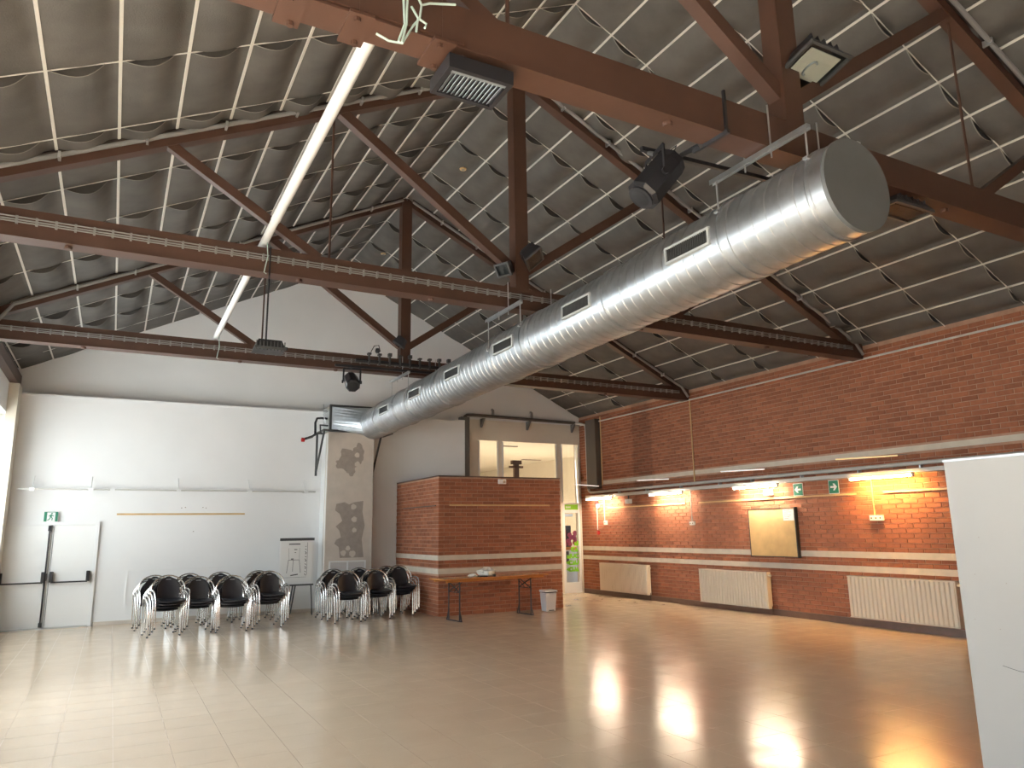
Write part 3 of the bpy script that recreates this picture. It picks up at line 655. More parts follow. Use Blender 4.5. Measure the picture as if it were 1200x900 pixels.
# ------------------------------------------------------------------ trusses
def truss(Yt, label, cable, post_w=0.19):
    t = thing('roof_truss', label, 'truss', (RX, Yt, 4.44), 'brown steel roof trusses')
    ch = MB().box(XL+.01, XR-.01, Yt-.09, Yt+.09, 4.45, 4.72).build('bottom_chord', 'steel', t)
    MB().box(XL+.01, XR-.01, Yt-.105, Yt+.105, 4.435, 4.45).build('chord_flange', 'steel', ch)
    zb = 7.84
    for sgn, xe in ((-1, XL+.02), (1, XR-.02)):
        rf = MB().bar((RX, Yt, zb-.02), (xe, Yt, zb-.02-RM*abs(xe-RX)), .13, .12).build('rafter', 'steel', t)
        # conduit clipped along the rafter
        y = Yt-.13
        MB().tube([(RX+sgn*.1, y, zb-.0-RM*.1), (xe-sgn*.35, y, zb-RM*(abs(xe-RX)-.35)), (xe-sgn*.2, y+.02, 4.72), (xe-sgn*.05, y, 4.5)], .026, 8).build('conduit', 'grey_pipe', t, True)
        MB().tube([(RX+sgn*.1, y+.04, zb+.05-RM*.1), (xe-sgn*.3, y+.04, zb+.05-RM*(abs(xe-RX)-.3))], .03, 8).build('conduit', 'dark_pipe', t, True)
        k = .7
        while k < abs(xe-RX)-.6:
            cx = RX+sgn*k; MB().box(cx-.012, cx+.012, y-.032, Yt-.06, zb-RM*k-.036, zb-RM*k+.03).build('conduit_clip', 'zinc', t); k += .75
    MB().box(RX-post_w/2, RX+post_w/2, Yt-.085, Yt+.085, 4.72, zb-.05).build('king_post', 'steel', t)
    for sgn in (-1, 1):
        MB().bar((RX+sgn*.08, Yt, 4.98), (RX+sgn*2.42, Yt, 6.62), .11, .12).build('diagonal', 'steel', t)
        MB().bar((RX+sgn*2.62, Yt, 4.72), (RX+sgn*4.25, Yt, 5.74), .09, .10).build('diagonal', 'steel', t)
        MB().tube([(RX+sgn*2.5, Yt, 4.7), (RX+sgn*2.5, Yt, 6.6)], .014, 6).build('tie_rod', 'steel', t, True)
    if cable:
        cr = MB(); 
        for dz in (.0, .022, .05): cr.tube([(XL+.1, Yt-.115, 4.575+dz), (XR-.3, Yt-.115, 4.575+dz)], .007, 6)
        c = cr.build('cable_run', 'grey_pipe', t)
        k = MB(); xx = XL+.2
        while xx < XR-.4: k.box(xx, xx+.02, Yt-.127, Yt-.09, 4.56, 4.635); xx += .16
        tag(k.build('cable_clips', 'grey_pipe', t), kind='stuff')
    for xx in (-0.6, 1.62, 3.2, 6.4, 8.9): MB().lathe((xx, Yt-.02, 4.405), [(.03, 0), (.035, .01), (.035, .032)], 8).build('bolt_head', 'steel', t)
    return t
truss(12.4, 'farthest brown roof truss, just before the white gable wall', True)
truss(8.0, 'middle brown roof truss crossing above the stacked chairs', True)
t1 = truss(3.6, 'nearest brown roof truss with bolted splice plates overhead', False, 0.2)
for xx in (0.62, 0.98, 1.47):
    pl = MB().box(xx-.07, xx+.07, 3.46, 3.74, 4.415, 4.434).build('splice_plate', 'steel', t1)
    MB().lathe((xx-.02, 3.5, 4.39), [(.018, 0), (.02, .025)], 6).lathe((xx+.02, 3.7, 4.39), [(.018, 0), (.02, .025)], 6).build('bolt', 'steel', pl)
    MB().box(xx-.012, xx+.012, 3.485, 3.509, 4.45, 4.74).build('stiffener', 'steel', t1)
b = MB().box(0.75, 1.6, 3.488, 3.512, 4.46, 4.70).build('web_plate', 'steel', t1)
tag(MB().box(XL+.001, XL+.13, 3.7, LYB-.001, 4.45, 4.66).build('eaves_beam', 'steel'), 'brown steel eaves beam along the top of the left wall', 'beam')
tag(MB().box(XL+.001, XL+.16, 15.9, LYB-.001, 0, 4.44).build('corner_pier', 'cream_wall'), 'cream pier in the far left corner under the eaves beam', 'pier')
# wall conduit at the eave of the brick wall
tag(MB().tube([(XR-.03, 16.7, 4.44), (XR-.03, 12.3, 4.44), (XR-.03, 8.0, 4.44), (XR-.03, 2.0, 4.44)], .018, 8).build('eaves_conduit', 'pale_pipe', None, True), 'long thin pale conduit along the top of the brick wall', 'conduit')
tag(MB().tube([(XR-.03, 12.28, 4.42), (XR-.03, 12.28, 2.62)], .014, 6).build('drop_conduit', 'wood_strip', None, True), 'thin vertical conduit down the upper brick wall from the farthest truss', 'conduit')

# ------------------------------------------------------------------ white pole lying on the trusses
pp = thing('white_pole', 'long white round pole lying across the truss chords', 'pole', (1.22, 8, 4.74))
MB().tube([(1.22, 3.5, 4.80), (1.22, 7.3, 4.80)], .048, 16).build('tube', 'white_trim', pp, True)
MB().tube([(1.22, 7.3, 4.80), (1.23, 12.45, 4.79)], .043, 16).build('tube', 'white_trim', pp, True)
MB().lathe((1.22, 3.45, 4.80), [(.04, 0), (.051, .02), (.051, .09)], 16, 'y').build('end_cap', 'bin', pp, True)
wr = MB()
for (xx, yy) in ((1.23, 7.87), (1.26, 12.27)):
    wr.tube([(xx, yy, 4.86), (xx+.02, yy-.02, 4.6), (xx-.01, yy-.01, 4.42), (xx+.02, yy+.03, 4.42)], .006, 5)
tag(wr.build('tie_wire', 'wire'), 'thin pale wire ties holding the white pole to the trusses', 'wire')
wr = MB(); Y = 3.44
for pts in ([(1.05, Y, 4.31), (1.12, Y, 4.29), (1.2, Y, 4.30), (1.26, Y, 4.43), (1.3, Y, 4.49), (1.31, Y, 4.58), (1.36, Y, 4.61), (1.52, Y, 4.66)], [(1.17, Y-.02, 4.29), (1.205, Y-.02, 4.41), (1.19, Y-.02, 4.66)], [(1.19, Y-.02, 4.29), (1.215, Y-.02, 4.41), (1.22, Y-.02, 4.66)], [(1.25, Y, 4.55), (1.29, Y, 4.49), (1.28, Y, 4.40)], [(1.29, Y, 4.49), (1.34, Y, 4.47), (1.33, Y, 4.44)], [(1.31, Y, 4.58), (1.27, Y, 4.66)]):
    wr.tube(pts, .007, 6)
tag(wr.build('loose_wire', 'wire'), 'tangled pale green wire hooked on the nearest truss', 'wire')

# ------------------------------------------------------------------ spiral duct
def duct_c(y):
    P = [(2.6, 4.33), (3.6, 4.36), (8.0, 4.53), (12.4, 4.70), (16, 4.84)]
    for (a, xa), (b_, xb) in zip(P, P[1:]):
        if y <= b_: return xa+(xb-xa)*(y-a)/(b_-a)
    return P[-1][1]
DZ = 3.95
def duct_r(y): return 0.335 if y < 5.3 else (0.33 if y < 8.9 else 0.325)
dt = thing('spiral_air_duct', 'long round galvanized spiral air duct hanging under the trusses', 'duct', (4.5, 9, 3.6))
DY0, DY1 = 3.0, 15.2
vs = []; fs = []; n = 48; ys = []
y = DY0
while y < DY1:
    ys += [(y, 0), (y+.003, 0), (y+.110, 0), (y+.112, 0), (y+.117, .006), (y+.122, .006), (y+.127, 0)]; y += .135
for yy, dr_ in ys:
    for k in range(n):
        a = 2*PI*k/n; tw = 0.135*k/n*0
        vs.append((duct_c(yy)+(duct_r(yy)+dr_)*math.cos(a), yy, DZ+(duct_r(yy)+dr_)*math.sin(a)))
for i in range(len(ys)-1):
    for k in range(n): fs.append((i*n+k, (i+1)*n+k, (i+1)*n+(k+1) % n, i*n+(k+1) % n))
mb = MB(); mb.add(vs, fs); mb.build('duct_tube', 'galv', dt, True)
MB().lathe((duct_c(DY0), DY0-.02, DZ), [(.325, 0), (.34, .0), (.34, .03)], 48, 'y').build('end_cap', 'galv_cap', dt)
for yy in (5.75, 3.95, 8.55, 7.35, 10.6, 12.1, 14.2):
    MB().lathe((duct_c(yy), yy-.03, DZ), [(.33, 0), (.346, .005), (.346, .055), (.33, .06)], 48, 'y').build('coupling', 'galv', dt, True)
for yy in (4.38, 6.19, 7.99, 9.78, 11.52, 13.35):
    cx = duct_c(yy)-duct_r(yy); g_ = MB(); hw, hh = .27, .075; xo = cx-.028; xi = cx+.02
    fr = MB().box(xo, xi, yy-hw, yy+hw, DZ+hh-.02, DZ+hh).box(xo, xi, yy-hw, yy+hw, DZ-hh, DZ-hh+.02).box(xo, xi, yy-hw, yy-hw+.02, DZ-hh+.02, DZ+hh-.02).box(xo, xi, yy+hw-.02, yy+hw, DZ-hh+.02, DZ+hh-.02).build('grille', 'pale_metal', dt)
    MB().box(xo+.018, xi, yy-hw+.02, yy+hw-.02, DZ-hh+.02, DZ+hh-.02).build('opening', 'black', fr)
    for i in range(24): yb_ = yy-hw+.035+i*.0212; g_.box(xo+.004, xo+.016, yb_, yb_+.006, DZ-hh+.02, DZ+hh-.02)
    tag(g_.build('grille_blades', 'dark_grey', fr), kind='stuff')
# taper from rectangular box to round
cx = duct_c(15.2); rr = duct_r(15.2); vs = []; fs = []; n2 = 32
RXa, RXb, RZa, RZb, RY = 4.02, 5.0, 3.86, 4.36, 15.75
for k in range(n2):
    a = 2*PI*k/n2; vs.append((cx+rr*math.cos(a), 15.15, DZ+rr*math.sin(a)))
for k in range(n2):
    a = 2*PI*k/n2+PI/4; s4 = (a/(PI/2)) % 4; i = int(s4); t_ = s4-i
    C4 = [(RXb, RZa), (RXb, RZb), (RXa, RZb), (RXa, RZa)]; A = C4[i]; Bq = C4[(i+1) % 4]
    vs.append((A[0]+(Bq[0]-A[0])*t_, RY, A[1]+(Bq[1]-A[1])*t_))
for k in range(n2): fs.append((k, k+n2, (k+1) % n2+n2, (k+1) % n2))
mb = MB(); mb.add(vs, fs); mb.build('transition', 'galv', dt)
fan = thing('fan_coil_unit', 'grey metal fan coil box on a shelf on top of the plaster pillar', 'fan unit', (4.5, 16.0, 3.84))
MB().box(RXa-.03, RXb+.03, RY+.001, LYB-.01, RZa-.03, RZb+.03).build('casing', 'zinc', fan, bevel=.01)
MB().box(RXa-.045, RXb+.045, RY-.012, RY+.05, RZa-.045, RZa-.0).box(RXa-.045, RXb+.045, RY-.012, RY+.05, RZb, RZb+.045).box(RXa-.045, RXa, RY-.012, RY+.05, RZa, RZb).box(RXb, RXb+.045, RY-.012, RY+.05, RZa, RZb).build('flange', 'dark_grey', fan)
MB().tube([(3.98, 16.0, 4.12), (3.85, 15.95, 4.12), (3.74, 15.9, 4.1), (3.70, 15.88, 4.0), (3.70, 15.85, 3.75), (3.62, 15.8, 3.68), (3.45, 15.75, 3.62)], .025, 8).build('water_pipe', 'black', fan, True)
MB().tube([(3.98, 15.9, 3.95), (3.8, 15.85, 3.95), (3.8, 15.8, 3.78), (3.6, 15.75, 3.68), (3.5, 15.72, 3.64)], .02, 8).build('water_pipe', 'dark_grey', fan, True)
MB().lathe((3.42, 15.74, 3.6), [(.02, -.04), (.045, -.03), (.045, .03), (.02, .04)], 10, 'x').build('valve_handle', 'red', fan, True)
MB().tube([(4.0, 16.05, 4.3), (3.9, 16.05, 4.3), (3.9, 16.05, 4.45)], .015, 6).tube([(3.95, 15.95, 4.0), (3.88, 15.93, 4.2), (3.98, 15.92, 4.28)], .012, 6).build('hose', 'zinc', fan, True)
sh = thing('pillar_shelf_frame', 'black angle iron shelf frame with diagonal struts around the pillar top', 'shelf frame', (4.5, 15.9, 2.9))
MB().box(3.82, 5.38, 15.62, 15.66, 3.80, 3.84).box(3.82, 5.38, 16.24, 16.28, 3.80, 3.84).box(3.82, 3.86, 15.66, 16.24, 3.80, 3.84).box(5.34, 5.38, 15.66, 16.24, 3.80, 3.84).box(5.35, 5.38, 15.62, 15.65, 3.84, 3.98).build('frame', 'dark_grey', sh)
for xx in (3.84, 5.12):
    MB().bar((xx, 15.64, 3.80), (xx, 16.27, 2.95), .035, .035, (1,0,0)).build('strut', 'dark_grey', sh)
    MB().box(xx-.02, xx+.02, 16.24, 16.285, 2.88, 3.8).build('upright', 'dark_grey', sh)

# duct hangers
for (Yt, xs_, lab) in ((3.6, 4.09, 'nearest'), (8.0, 4.21, 'middle'), (12.4, 4.38, 'farthest')):
    hg = thing('duct_hanger', 'galvanized strut rail and rods holding the duct under the %s truss' % lab, 'hanger', (xs_, Yt, 4.2), 'duct hangers under the trusses')
    for sgn, xx in ((-1, xs_), (1, 2*duct_c(Yt)-xs_)):
        MB().box(xx-.02, xx+.02, Yt-.47, Yt+.5, 4.40, 4.425).box(xx-.02, xx-.014, Yt-.47, Yt+.5, 4.385, 4.40).box(xx+.014, xx+.02, Yt-.47, Yt+.5, 4.385, 4.40).build('strut_rail', 'galv', hg)
        for yy in (Yt-.44, Yt+.44):
            zt = DZ+math.sqrt(max(.34**2-(xx-duct_c(yy))**2, .0))
            MB().tube([(xx, yy, 4.43), (xx, yy, zt)], .007, 6).build('threaded_rod', 'zinc', hg)
            MB().box(xx-.035, xx+.035, yy-.02, yy+.02, zt-.012, zt+.006).build('strap_tab', 'zinc', hg)
        for yy in (Yt-.13, Yt+.13):
            MB().tube([(xx, yy, 4.33), (xx, yy, 4.76)], .007, 6).build('threaded_rod', 'zinc', hg)
    for yy in (Yt-.44, Yt+.44):
        MB().lathe((duct_c(yy), yy-.012, DZ), [(.335, 0), (.349, .002), (.349, .022), (.335, .024)], 40, 'y').build('strap', 'galv', hg, True)

# ------------------------------------------------------------------ right wall services
sp = thing('service_pipe', 'grey pipe bending down at the corner and running along the brick wall', 'pipe', (XR-.06, 10, 2.55))
MB().tube([(10.9, 16.62, 4.46), (11.0, 16.55, 4.47), (XR-.06, 16.42, 4.42), (XR-.06, 16.38, 4.3), (XR-.06, 16.36, 2.75), (XR-.06, 16.33, 2.64), (XR-.06, 16.25, 2.60), (XR-.06, 16.1, 2.59), (XR-.06, 9.0, 2.59), (XR-.06, 2.0, 2.59)], .033, 10).build('pipe', 'pale_pipe', sp, True)
for yy in (15.0, 13.9, 12.7, 11.5, 10.6, 9.4, 8.2, 7.1, 6.0): MB().box(XR-.09, XR-.002, yy-.012, yy+.012, 2.46, 2.555).build('bracket', 'zinc', sp)
tag(MB().box(10.98, XR-.001, 15.80, 16.24, 2.68, 4.5).build('vertical_duct', 'duct_brown', None), 'dark rectangular duct down the corner of the brick wall', 'duct')
tag(MB().tube([(XR-.03, 15.74, 4.55), (XR-.03, 15.74, 2.75)], .016, 6).build('corner_conduit', 'wood_strip', None, True), 'thin vertical conduit right beside the dark corner duct', 'conduit')
tk = thing('lamp_channel', 'pale grey cable channel under the service pipe carrying the tube lamps', 'channel', (XR-.1, 10, 2.43))
MB().box(XR-.13, XR-.001, 2.0, 16.4, 2.445, 2.458).box(XR-.13, XR-.12, 2.0, 16.4, 2.458, 2.51).build('channel', 'pale_pipe', tk)
LAMPS = [(15.05, 16.2, 'tube', 'lit white tube lamp nearest the glass door corner'), (12.45, 13.6, 'tube', 'lit white tube lamp second from the glass door corner'), (9.8, 10.95, 'tube', 'lit white tube lamp above the cork board'), (7.12, 8.27, 'tube_orange', 'lit orange glowing tube lamp beside the white partition')]
for (ya, yb, mt, lab) in LAMPS:
    l = thing('tube_lamp', lab, 'lamp', (XR-.24, (ya+yb)/2, 2.36), 'tube lamps along the brick wall')
    MB().box(XR-.28, XR-.2, ya, yb, 2.42, 2.443).build('housing', 'white_trim', l)
    MB().tube([(XR-.24, ya+.03, 2.40), (XR-.24, yb-.03, 2.40)], .02, 10).build('tube', mt, l, True)
    MB().box(XR-.26, XR-.22, ya, ya+.03, 2.375, 2.42).build('end_cap', 'white_trim', l); MB().box(XR-.26, XR-.22, yb-.03, yb, 2.375, 2.42).build('end_cap', 'white_trim', l)
    al_ = bpy.data.lights.new('tube_light', 'AREA'); al_.shape = 'RECTANGLE'; al_.size = .05; al_.size_y = yb-ya-.08
    al_.energy = 30 if mt == 'tube' else 42; al_.color = (1.0, .80, .56) if mt == 'tube' else (1.0, .56, .2)
    ao = bpy.data.objects.new('tube_glow', al_); COL.objects.link(ao); ao.parent = l; ao.location = (0, 0, .012)
    MB().box(XR-.2, XR-.13, (ya+yb)/2-.02, (ya+yb)/2+.02, 2.43, 2.45).build('arm', 'zinc', l)
for (ya, yb, mt, lab) in ((15.17, 16.27, 'slim_streak', 'slim glowing streak held off the wall before the dark corner duct'), (12.52, 13.63, 'slim_streak', 'slim glowing streak above the second lamp from the corner'), (9.81, 10.93, 'slim_streak', 'slim glowing streak above the lamp over the cork board'), (7.14, 8.25, 'slim_streak_warm', 'slim glowing amber streak above the orange glowing lamp')):
    l = thing('slim_streak_rod', lab, 'lamp', (10.6, (ya+yb)/2, 2.68), 'slim glowing streaks above the tube lamps')  # thin streaks drawn as weakly glowing rods; their arms are added
    MB().tube([(10.6, ya, 2.69), (10.6, yb, 2.73 if yb < 15 else 2.8)], .011, 8).build('tube', mt, l, True)
    for yy in (ya+.2, yb-.2): MB().tube([(10.6, yy, 2.71), (XR-.001, yy, 2.75)], .004, 5).build('arm', 'grey_pipe', l)

for (ya, yb, lab) in ((12.63, 15.56, 'varnished wooden strip on the brick wall left of the cork board'), (8.33, 12.2, 'varnished wooden strip on the brick wall above the cork board'), (5.0, 7.82, 'varnished wooden strip glowing orange beside the white partition')):
    tag(MB().box(XR-.03, XR-.009, ya, yb, 2.155, 2.185).build('wood_strip', 'wood_strip'), lab, 'wooden strip', 'wooden strips on the brick wall')
tag(MB().box(6.0, 8.36, BY0-.03, BY0-.001, 2.15, 2.18).build('wood_strip', 'wood_strip'), 'varnished wooden strip on the front of the brick enclosure', 'wooden strip')
tag(MB().box(BX0-.022, BX0-.001, 14.0, 15.9, 2.15, 2.17).build('wood_strip', 'steel'), 'dark strip along the left side of the brick enclosure', 'wooden strip')
em = thing('emergency_light', 'small square white emergency light at the top of the brick enclosure', 'light', (7.2, BY0, 2.6))
MB().box(7.11, 7.29, BY0-.05, BY0-.001, 2.61, 2.71).build('body', 'white_trim', em, bevel=.008)
MB().box(7.21, 7.27, BY0-.054, BY0-.05, 2.63, 2.69).build('lens', 'reflector', em)

def rib_radiator(y0, y1, z0, z1, lab):
    r = thing('radiator', lab, 'radiator', (XR-.1, (y0+y1)/2, z0), 'cream panel radiators on the brick wall')
    xf = XR-.16; mb = MB(); n = int(round((y1-y0)/.075)); w = (y1-y0)/n
    for i in range(n):
        ya = y0+i*w; mb.add([(xf+.02, ya, z0+.015), (xf, ya+w*.2, z0+.02), (xf, ya+w*.8, z0+.02), (xf+.02, ya+w, z0+.015), (xf+.02, ya, z1-.015), (xf, ya+w*.2, z1-.02), (xf, ya+w*.8, z1-.02), (xf+.02, ya+w, z1-.015)], [(0,1,5,4),(1,2,6,5),(2,3,7,6)])
    mb.build('ribbed_panel', 'radiator', r)
    MB().box(xf+.021, xf+.035, y0, y1, z0+.012, z1-.012).build('back_plate', 'radiator', r)
    MB().box(xf+.005, XR-.05, y0, y1, z1-.014, z1).build('top_grille', 'radiator', r)
    MB().box(xf+.005, XR-.05, y0, y1, z0, z0+.014).build('bottom_rail', 'radiator', r)
    MB().box(xf+.005, XR-.05, y0-.012, y0-.001, z0+.0, z1).build('end_cover', 'radiator', r)
    MB().tube([(xf+.06, y0-.013, z1-.06), (xf+.06, y0-.07, z1-.06)], .022, 8).build('valve', 'radiator', r, True)
    MB().tube([(xf+.06, y0-.05, z0+.05), (xf+.06, y0-.05, .02)], .009, 6).build('feed_pipe', 'steel', r, True)
    for yy in (y0+.25, y1-.25): MB().box(XR-.05, XR-.001, yy-.02, yy+.02, z0+.1, z1-.08).build('bracket', 'radiator', r)
rib_radiator(13.95, 15.85, .13, .80, 'cream ribbed radiator nearest the glass door')
rib_radiator(10.35, 12.2, .12, .79, 'cream ribbed radiator below the cork board')
rib_radiator(6.75, 8.58, .14, .81, 'cream ribbed radiator beside the white partition')

cbd = thing('notice_board', 'square cork notice board with a white note in its upper right corner', 'notice board', (XR, 10.2, 1.08))
MB().box(XR-.07, XR-.009, 9.63, 10.75, 1.09, 1.97).build('cork', 'cork', cbd)
MB().box(XR-.078, XR-.009, 9.605, 9.63, 1.07, 1.99).box(XR-.078, XR-.009, 10.75, 10.765, 1.07, 1.99).box(XR-.078, XR-.009, 9.63, 10.75, 1.97, 1.985).box(XR-.078, XR-.009, 9.63, 10.75, 1.075, 1.09).build('frame', 'black', cbd)
nt_ = thing('pinned_note', 'white note with lines of print pinned on the cork board', 'paper', (XR-.08, 9.76, 1.74))
MB().box(XR-.076, XR-.071, 9.64, 9.89, 1.745, 1.955).build('sheet', 'paper', nt_)
for i, (a, b_) in enumerate(((.03, .16), (.03, .2), (.03, .12), (.03, .19), (.03, .15), (.03, .12))):
    MB().box(XR-.078, XR-.0761, 9.89-b_, 9.89-a, 1.93-i*.03, 1.937-i*.03).build('text_line', 'grey_pipe', nt_)

def socket(y, z, w, h, lab, holes=3):
    s = thing('socket_box', lab, 'socket', (XR, y, z), 'white boxes on the brick wall')
    MB().box(XR-.06, XR-.009, y-w/2, y+w/2, z-h/2, z+h/2).build('body', 'white_trim', s, bevel=.006)
    for i in range(holes):
        yy = y+(i-(holes-1)/2)*w/holes; MB().lathe((XR-.062, yy, z), [(.015, 0), (.015, .003)], 8, 'x').build('outlet', 'ink', s)
def drop(y, z0, z1, lab, mt='wood_strip'): tag(MB().tube([(XR-.02, y, z0), (XR-.02, y, z1)], .011, 6).build('drop_conduit', mt, None, True), lab, 'conduit')
socket(7.98, 1.755, .24, .085, 'white triple socket box under the orange glowing lamp'); drop(8.02, 1.80, 2.44, 'thin conduit down to the triple socket box under the orange lamp')
socket(12.43, 1.735, .14, .08, 'small white socket box left of the cork board', 2); drop(12.45, 1.78, 2.44, 'thin conduit down to the small socket box left of the cork board', 'pale_pipe')
socket(15.66, 1.80, .12, .11, 'small white switch box near the glass door', 1); drop(15.72, 1.86, 2.44, 'thin conduit down to the switch box near the glass door', 'white_trim')
drop(16.05, 1.62, 2.2, 'thin white conduit above the red call point near the glass door', 'white_trim')
tag(MB().box(XR-.05, XR-.009, 15.98, 16.06, 1.5, 1.6).build('call_point', 'red', None, bevel=.005), 'small red fire call point near the glass door', 'call point')
al = thing('alarm_sounder', 'small red and white alarm sounder under the corner lamp', 'alarm', (XR-.04, 15.98, 2.2))
MB().box(XR-.05, XR-.009, 15.98, 16.1, 2.28, 2.36).build('red_body', 'red', al); MB().lathe((XR-.06, 15.98, 2.23), [(.05, 0), (.06, .02), (.06, .05)], 12, 'x').build('white_body', 'white_trim', al, True)
for (yy, zz, lab) in ((14.62, 2.30, 'small white speaker hanging left of the second lamp'), (10.2, 2.29, 'small white speaker under the lamp above the cork board')):
    s = thing('speaker_box', lab, 'speaker', (XR-.06, yy, zz), 'small white speakers under the channel')
    MB().box(XR-.12, XR-.02, yy-.08, yy+.08, zz-.06, zz+.05).build('body', 'white_trim', s, bevel=.008)
    MB().box(XR-.08, XR-.06, yy-.01, yy+.01, zz+.05, zz+.14).build('stem', 'dark_grey', s)

# white partition close to the viewer
PTX, PTY, PTZ = 5.27, 3.2, 2.085
pt = thing('white_partition', 'tall plain white partition panel standing at the right edge', 'partition', (PTX, 2.0, 0))
MB().box(PTX, PTX+.05, 0.3, PTY, 0.02, PTZ).build('panel', 'partition', pt, bevel=.003)
MB().box(PTX-.008, PTX+.058, 0.3, PTY+.004, PTZ, PTZ+.014).build('top_edge', 'zinc', pt)
MB().box(PTX-.15, PTX+.2, 2.9, 2.96, 0.003, 0.02).box(PTX-.15, PTX+.2, .6, .66, 0.003, 0.02).build('foot', 'zinc', pt)
MB().tube([(PTX-.0005, 2.98, .72), (PTX-.0005, 2.88, .70), (PTX-.0005, 2.78, .70), (PTX-.0005, 2.7, .69)], .0014, 4).build('scratch', 'ink', pt)
b = MB()
for (yy, zz) in ((3.08, 1.3), (3.12, 1.0), (3.02, 1.55), (2.88, 1.25), (2.96, .95)): b.box(PTX-.0015, PTX-.0001, yy, yy+.006, zz, zz+.005)
b.build('scuff', 'filler', pt)

# ------------------------------------------------------------------ overhead light fittings
def frame_from(c, fwd, roll_up=(0,0,1)):
    f = Vector(fwd).normalized(); r = f.cross(Vector(roll_up)).normalized(); u = r.cross(f); return Vector(c), f, r, u
def housing_poly(mb, c, f, r, u, sec0, sec1, d0, d1):
    vs = [c+f*d0+r*a+u*b for a, b in sec0]+[c+f*d1+r*a+u*b for a, b in sec1]; n = len(sec0)
    mb.add(vs, [tuple(range(n-1, -1, -1)), tuple(range(n, 2*n))]+[(i, (i+1) % n, (i+1) % n+n, i+n) for i in range(n)])
def floodlight(name, lab, c, fwd, w, h, d, upv=(0,0,1), grp=None, lens='pale_lens', detail=False):
    t = thing(name, lab, 'floodlight', tuple(c), grp); c, f, r, u = frame_from(c, fwd, upv)
    rc = lambda a, b: [(-a, -b), (a, -b), (a, b), (-a, b)]
    mb = MB(); housing_poly(mb, c, f, r, u, rc(w*.3, h*.3), rc(w*.5, h*.5), -d, 0); mb.build('housing', 'black', t)
    mb = MB()
    for s_ in (-1, 1):
        mb.obox(c+r*s_*(w/2-.012)+f*.012, r, u, f, .012, h/2, .012); mb.obox(c+u*s_*(h/2-.012)+f*.012, r, u, f, w/2-.024, .012, .012)
    mb.build('bezel', 'dark_grey', t)
    mb = MB(); mb.obox(c+f*.004+u*h*.06, r, u, f, w*.36, h*.30, .003); mb.build('reflector', lens, t)
    mb = MB(); mb.obox(c+f*.018, r, u, f, w/2-.026, h/2-.026, .002); mb.build('glass', 'glass', t)
    if detail:
        mb = MB(); mb.tube([c+f*.012+r*(.05*math.cos(a*.7))+u*(.05*math.sin(a)+.01*a) for a in [i*.5-2 for i in range(10)]], .01, 6); mb.build('lamp_coil', 'louvre', t, True)
    mb = MB()
    for i in range(5): mb.obox(c-f*(d*.5)+r*(w*(-.32+.16*i)), r, u, f, .004, h*.42, d*.4)
    mb.build('cooling_fins', 'black', t)
    return t
floodlight('floodlight', 'large square floodlight with clear lens on the nearest king post', (4.62, 3.46, 5.23), (0.0, -0.25, -1.0), .46, .44, .14, (0, -1, .2), detail=True)
MBt = floodlight('floodlight', 'black box floodlight on the middle king post', (4.52, 7.72, 5.08), (.35, -.25, -.5), .42, .26, .16, (0, 0, 1), lens='dark_lens')
floodlight('floodlight', 'small black floodlight left of the middle king post', (4.12, 7.82, 4.90), (-.6, -.3, -.45), .22, .18, .14, (0, 0, 1), lens='dark_lens')
floodlight('floodlight', 'small black floodlight on the farthest king post', (4.28, 12.2, 4.96), (-.45, .3, -.8), .2, .2, .14, (0, 0, 1), lens='dark_lens')
floodlight('floodlight', 'black floodlight under the nearest truss right of the duct end', (5.84, 3.62, 4.33), (0, 0, -1), .52, .26, .09, (0, 1, 0), lens='dark_lens')
floodlight('floodlight', 'black floodlight low on the farthest truss right of the king post', (6.75, 12.2, 4.66), (0, -.45, -1), .5, .24, .12, (0, 1, 0), lens='dark_lens')
lv = thing('louvre_light', 'dark rectangular light with pale louvre blades under the nearest truss', 'light', (1.71, 3.61, 4.28))
MB().box(1.5, 1.92, 3.48, 3.51, 4.28, 4.36).box(1.5, 1.92, 3.75, 3.78, 4.28, 4.36).box(1.5, 1.53, 3.51, 3.75, 4.28, 4.36).box(1.89, 1.92, 3.51, 3.75, 4.28, 4.36).box(1.5, 1.92, 3.48, 3.78, 4.36, 4.37).build('housing', 'black', lv)
for i in range(13): MB().obox((1.555+i*.027, 3.63, 4.30), Vector((.8, 0, .6)), Vector((0,1,0)), Vector((-.6, 0, .8)), .014, .12, .002).build('louvre_blade', 'louvre', lv)
MB().box(1.53, 1.89, 3.512, 3.54, 4.285, 4.29).build('end_strip', 'louvre', lv)
hf = thing('hanging_floodlight', 'black ribbed floodlight hanging on a rod below the middle truss', 'floodlight', (1.33, 8.0, 3.55))
MB().tube([(1.28, 7.88, 4.72), (1.28, 7.88, 4.4), (1.29, 7.95, 4.38), (1.30, 8.0, 3.7)], .01, 6).build('rod', 'black', hf, True)
mb = MB(); housing_poly(mb, Vector((1.33, 8.0, 3.6)), Vector((0,0,-1)), Vector((1,0,0)), Vector((0,1,0)), [(-.12,-.1),(.12,-.1),(.12,.1),(-.12,.1)], [(-.16,-.15),(.16,-.15),(.16,.15),(-.16,.15)], -.09, .02); mb.build('housing', 'black', hf)
mb = MB()
for i in range(9): mb.box(1.18+i*.036, 1.19+i*.036, 7.845, 7.85, 3.56, 3.66)
mb.box(1.17, 1.49, 7.84, 7.845, 3.575, 3.60).build('cooling_fins', 'dark_grey', hf)
MB().lathe((1.5, 8.0, 3.63), [(.02, 0), (.02, .03)], 8, 'x').build('knob', 'black', hf)

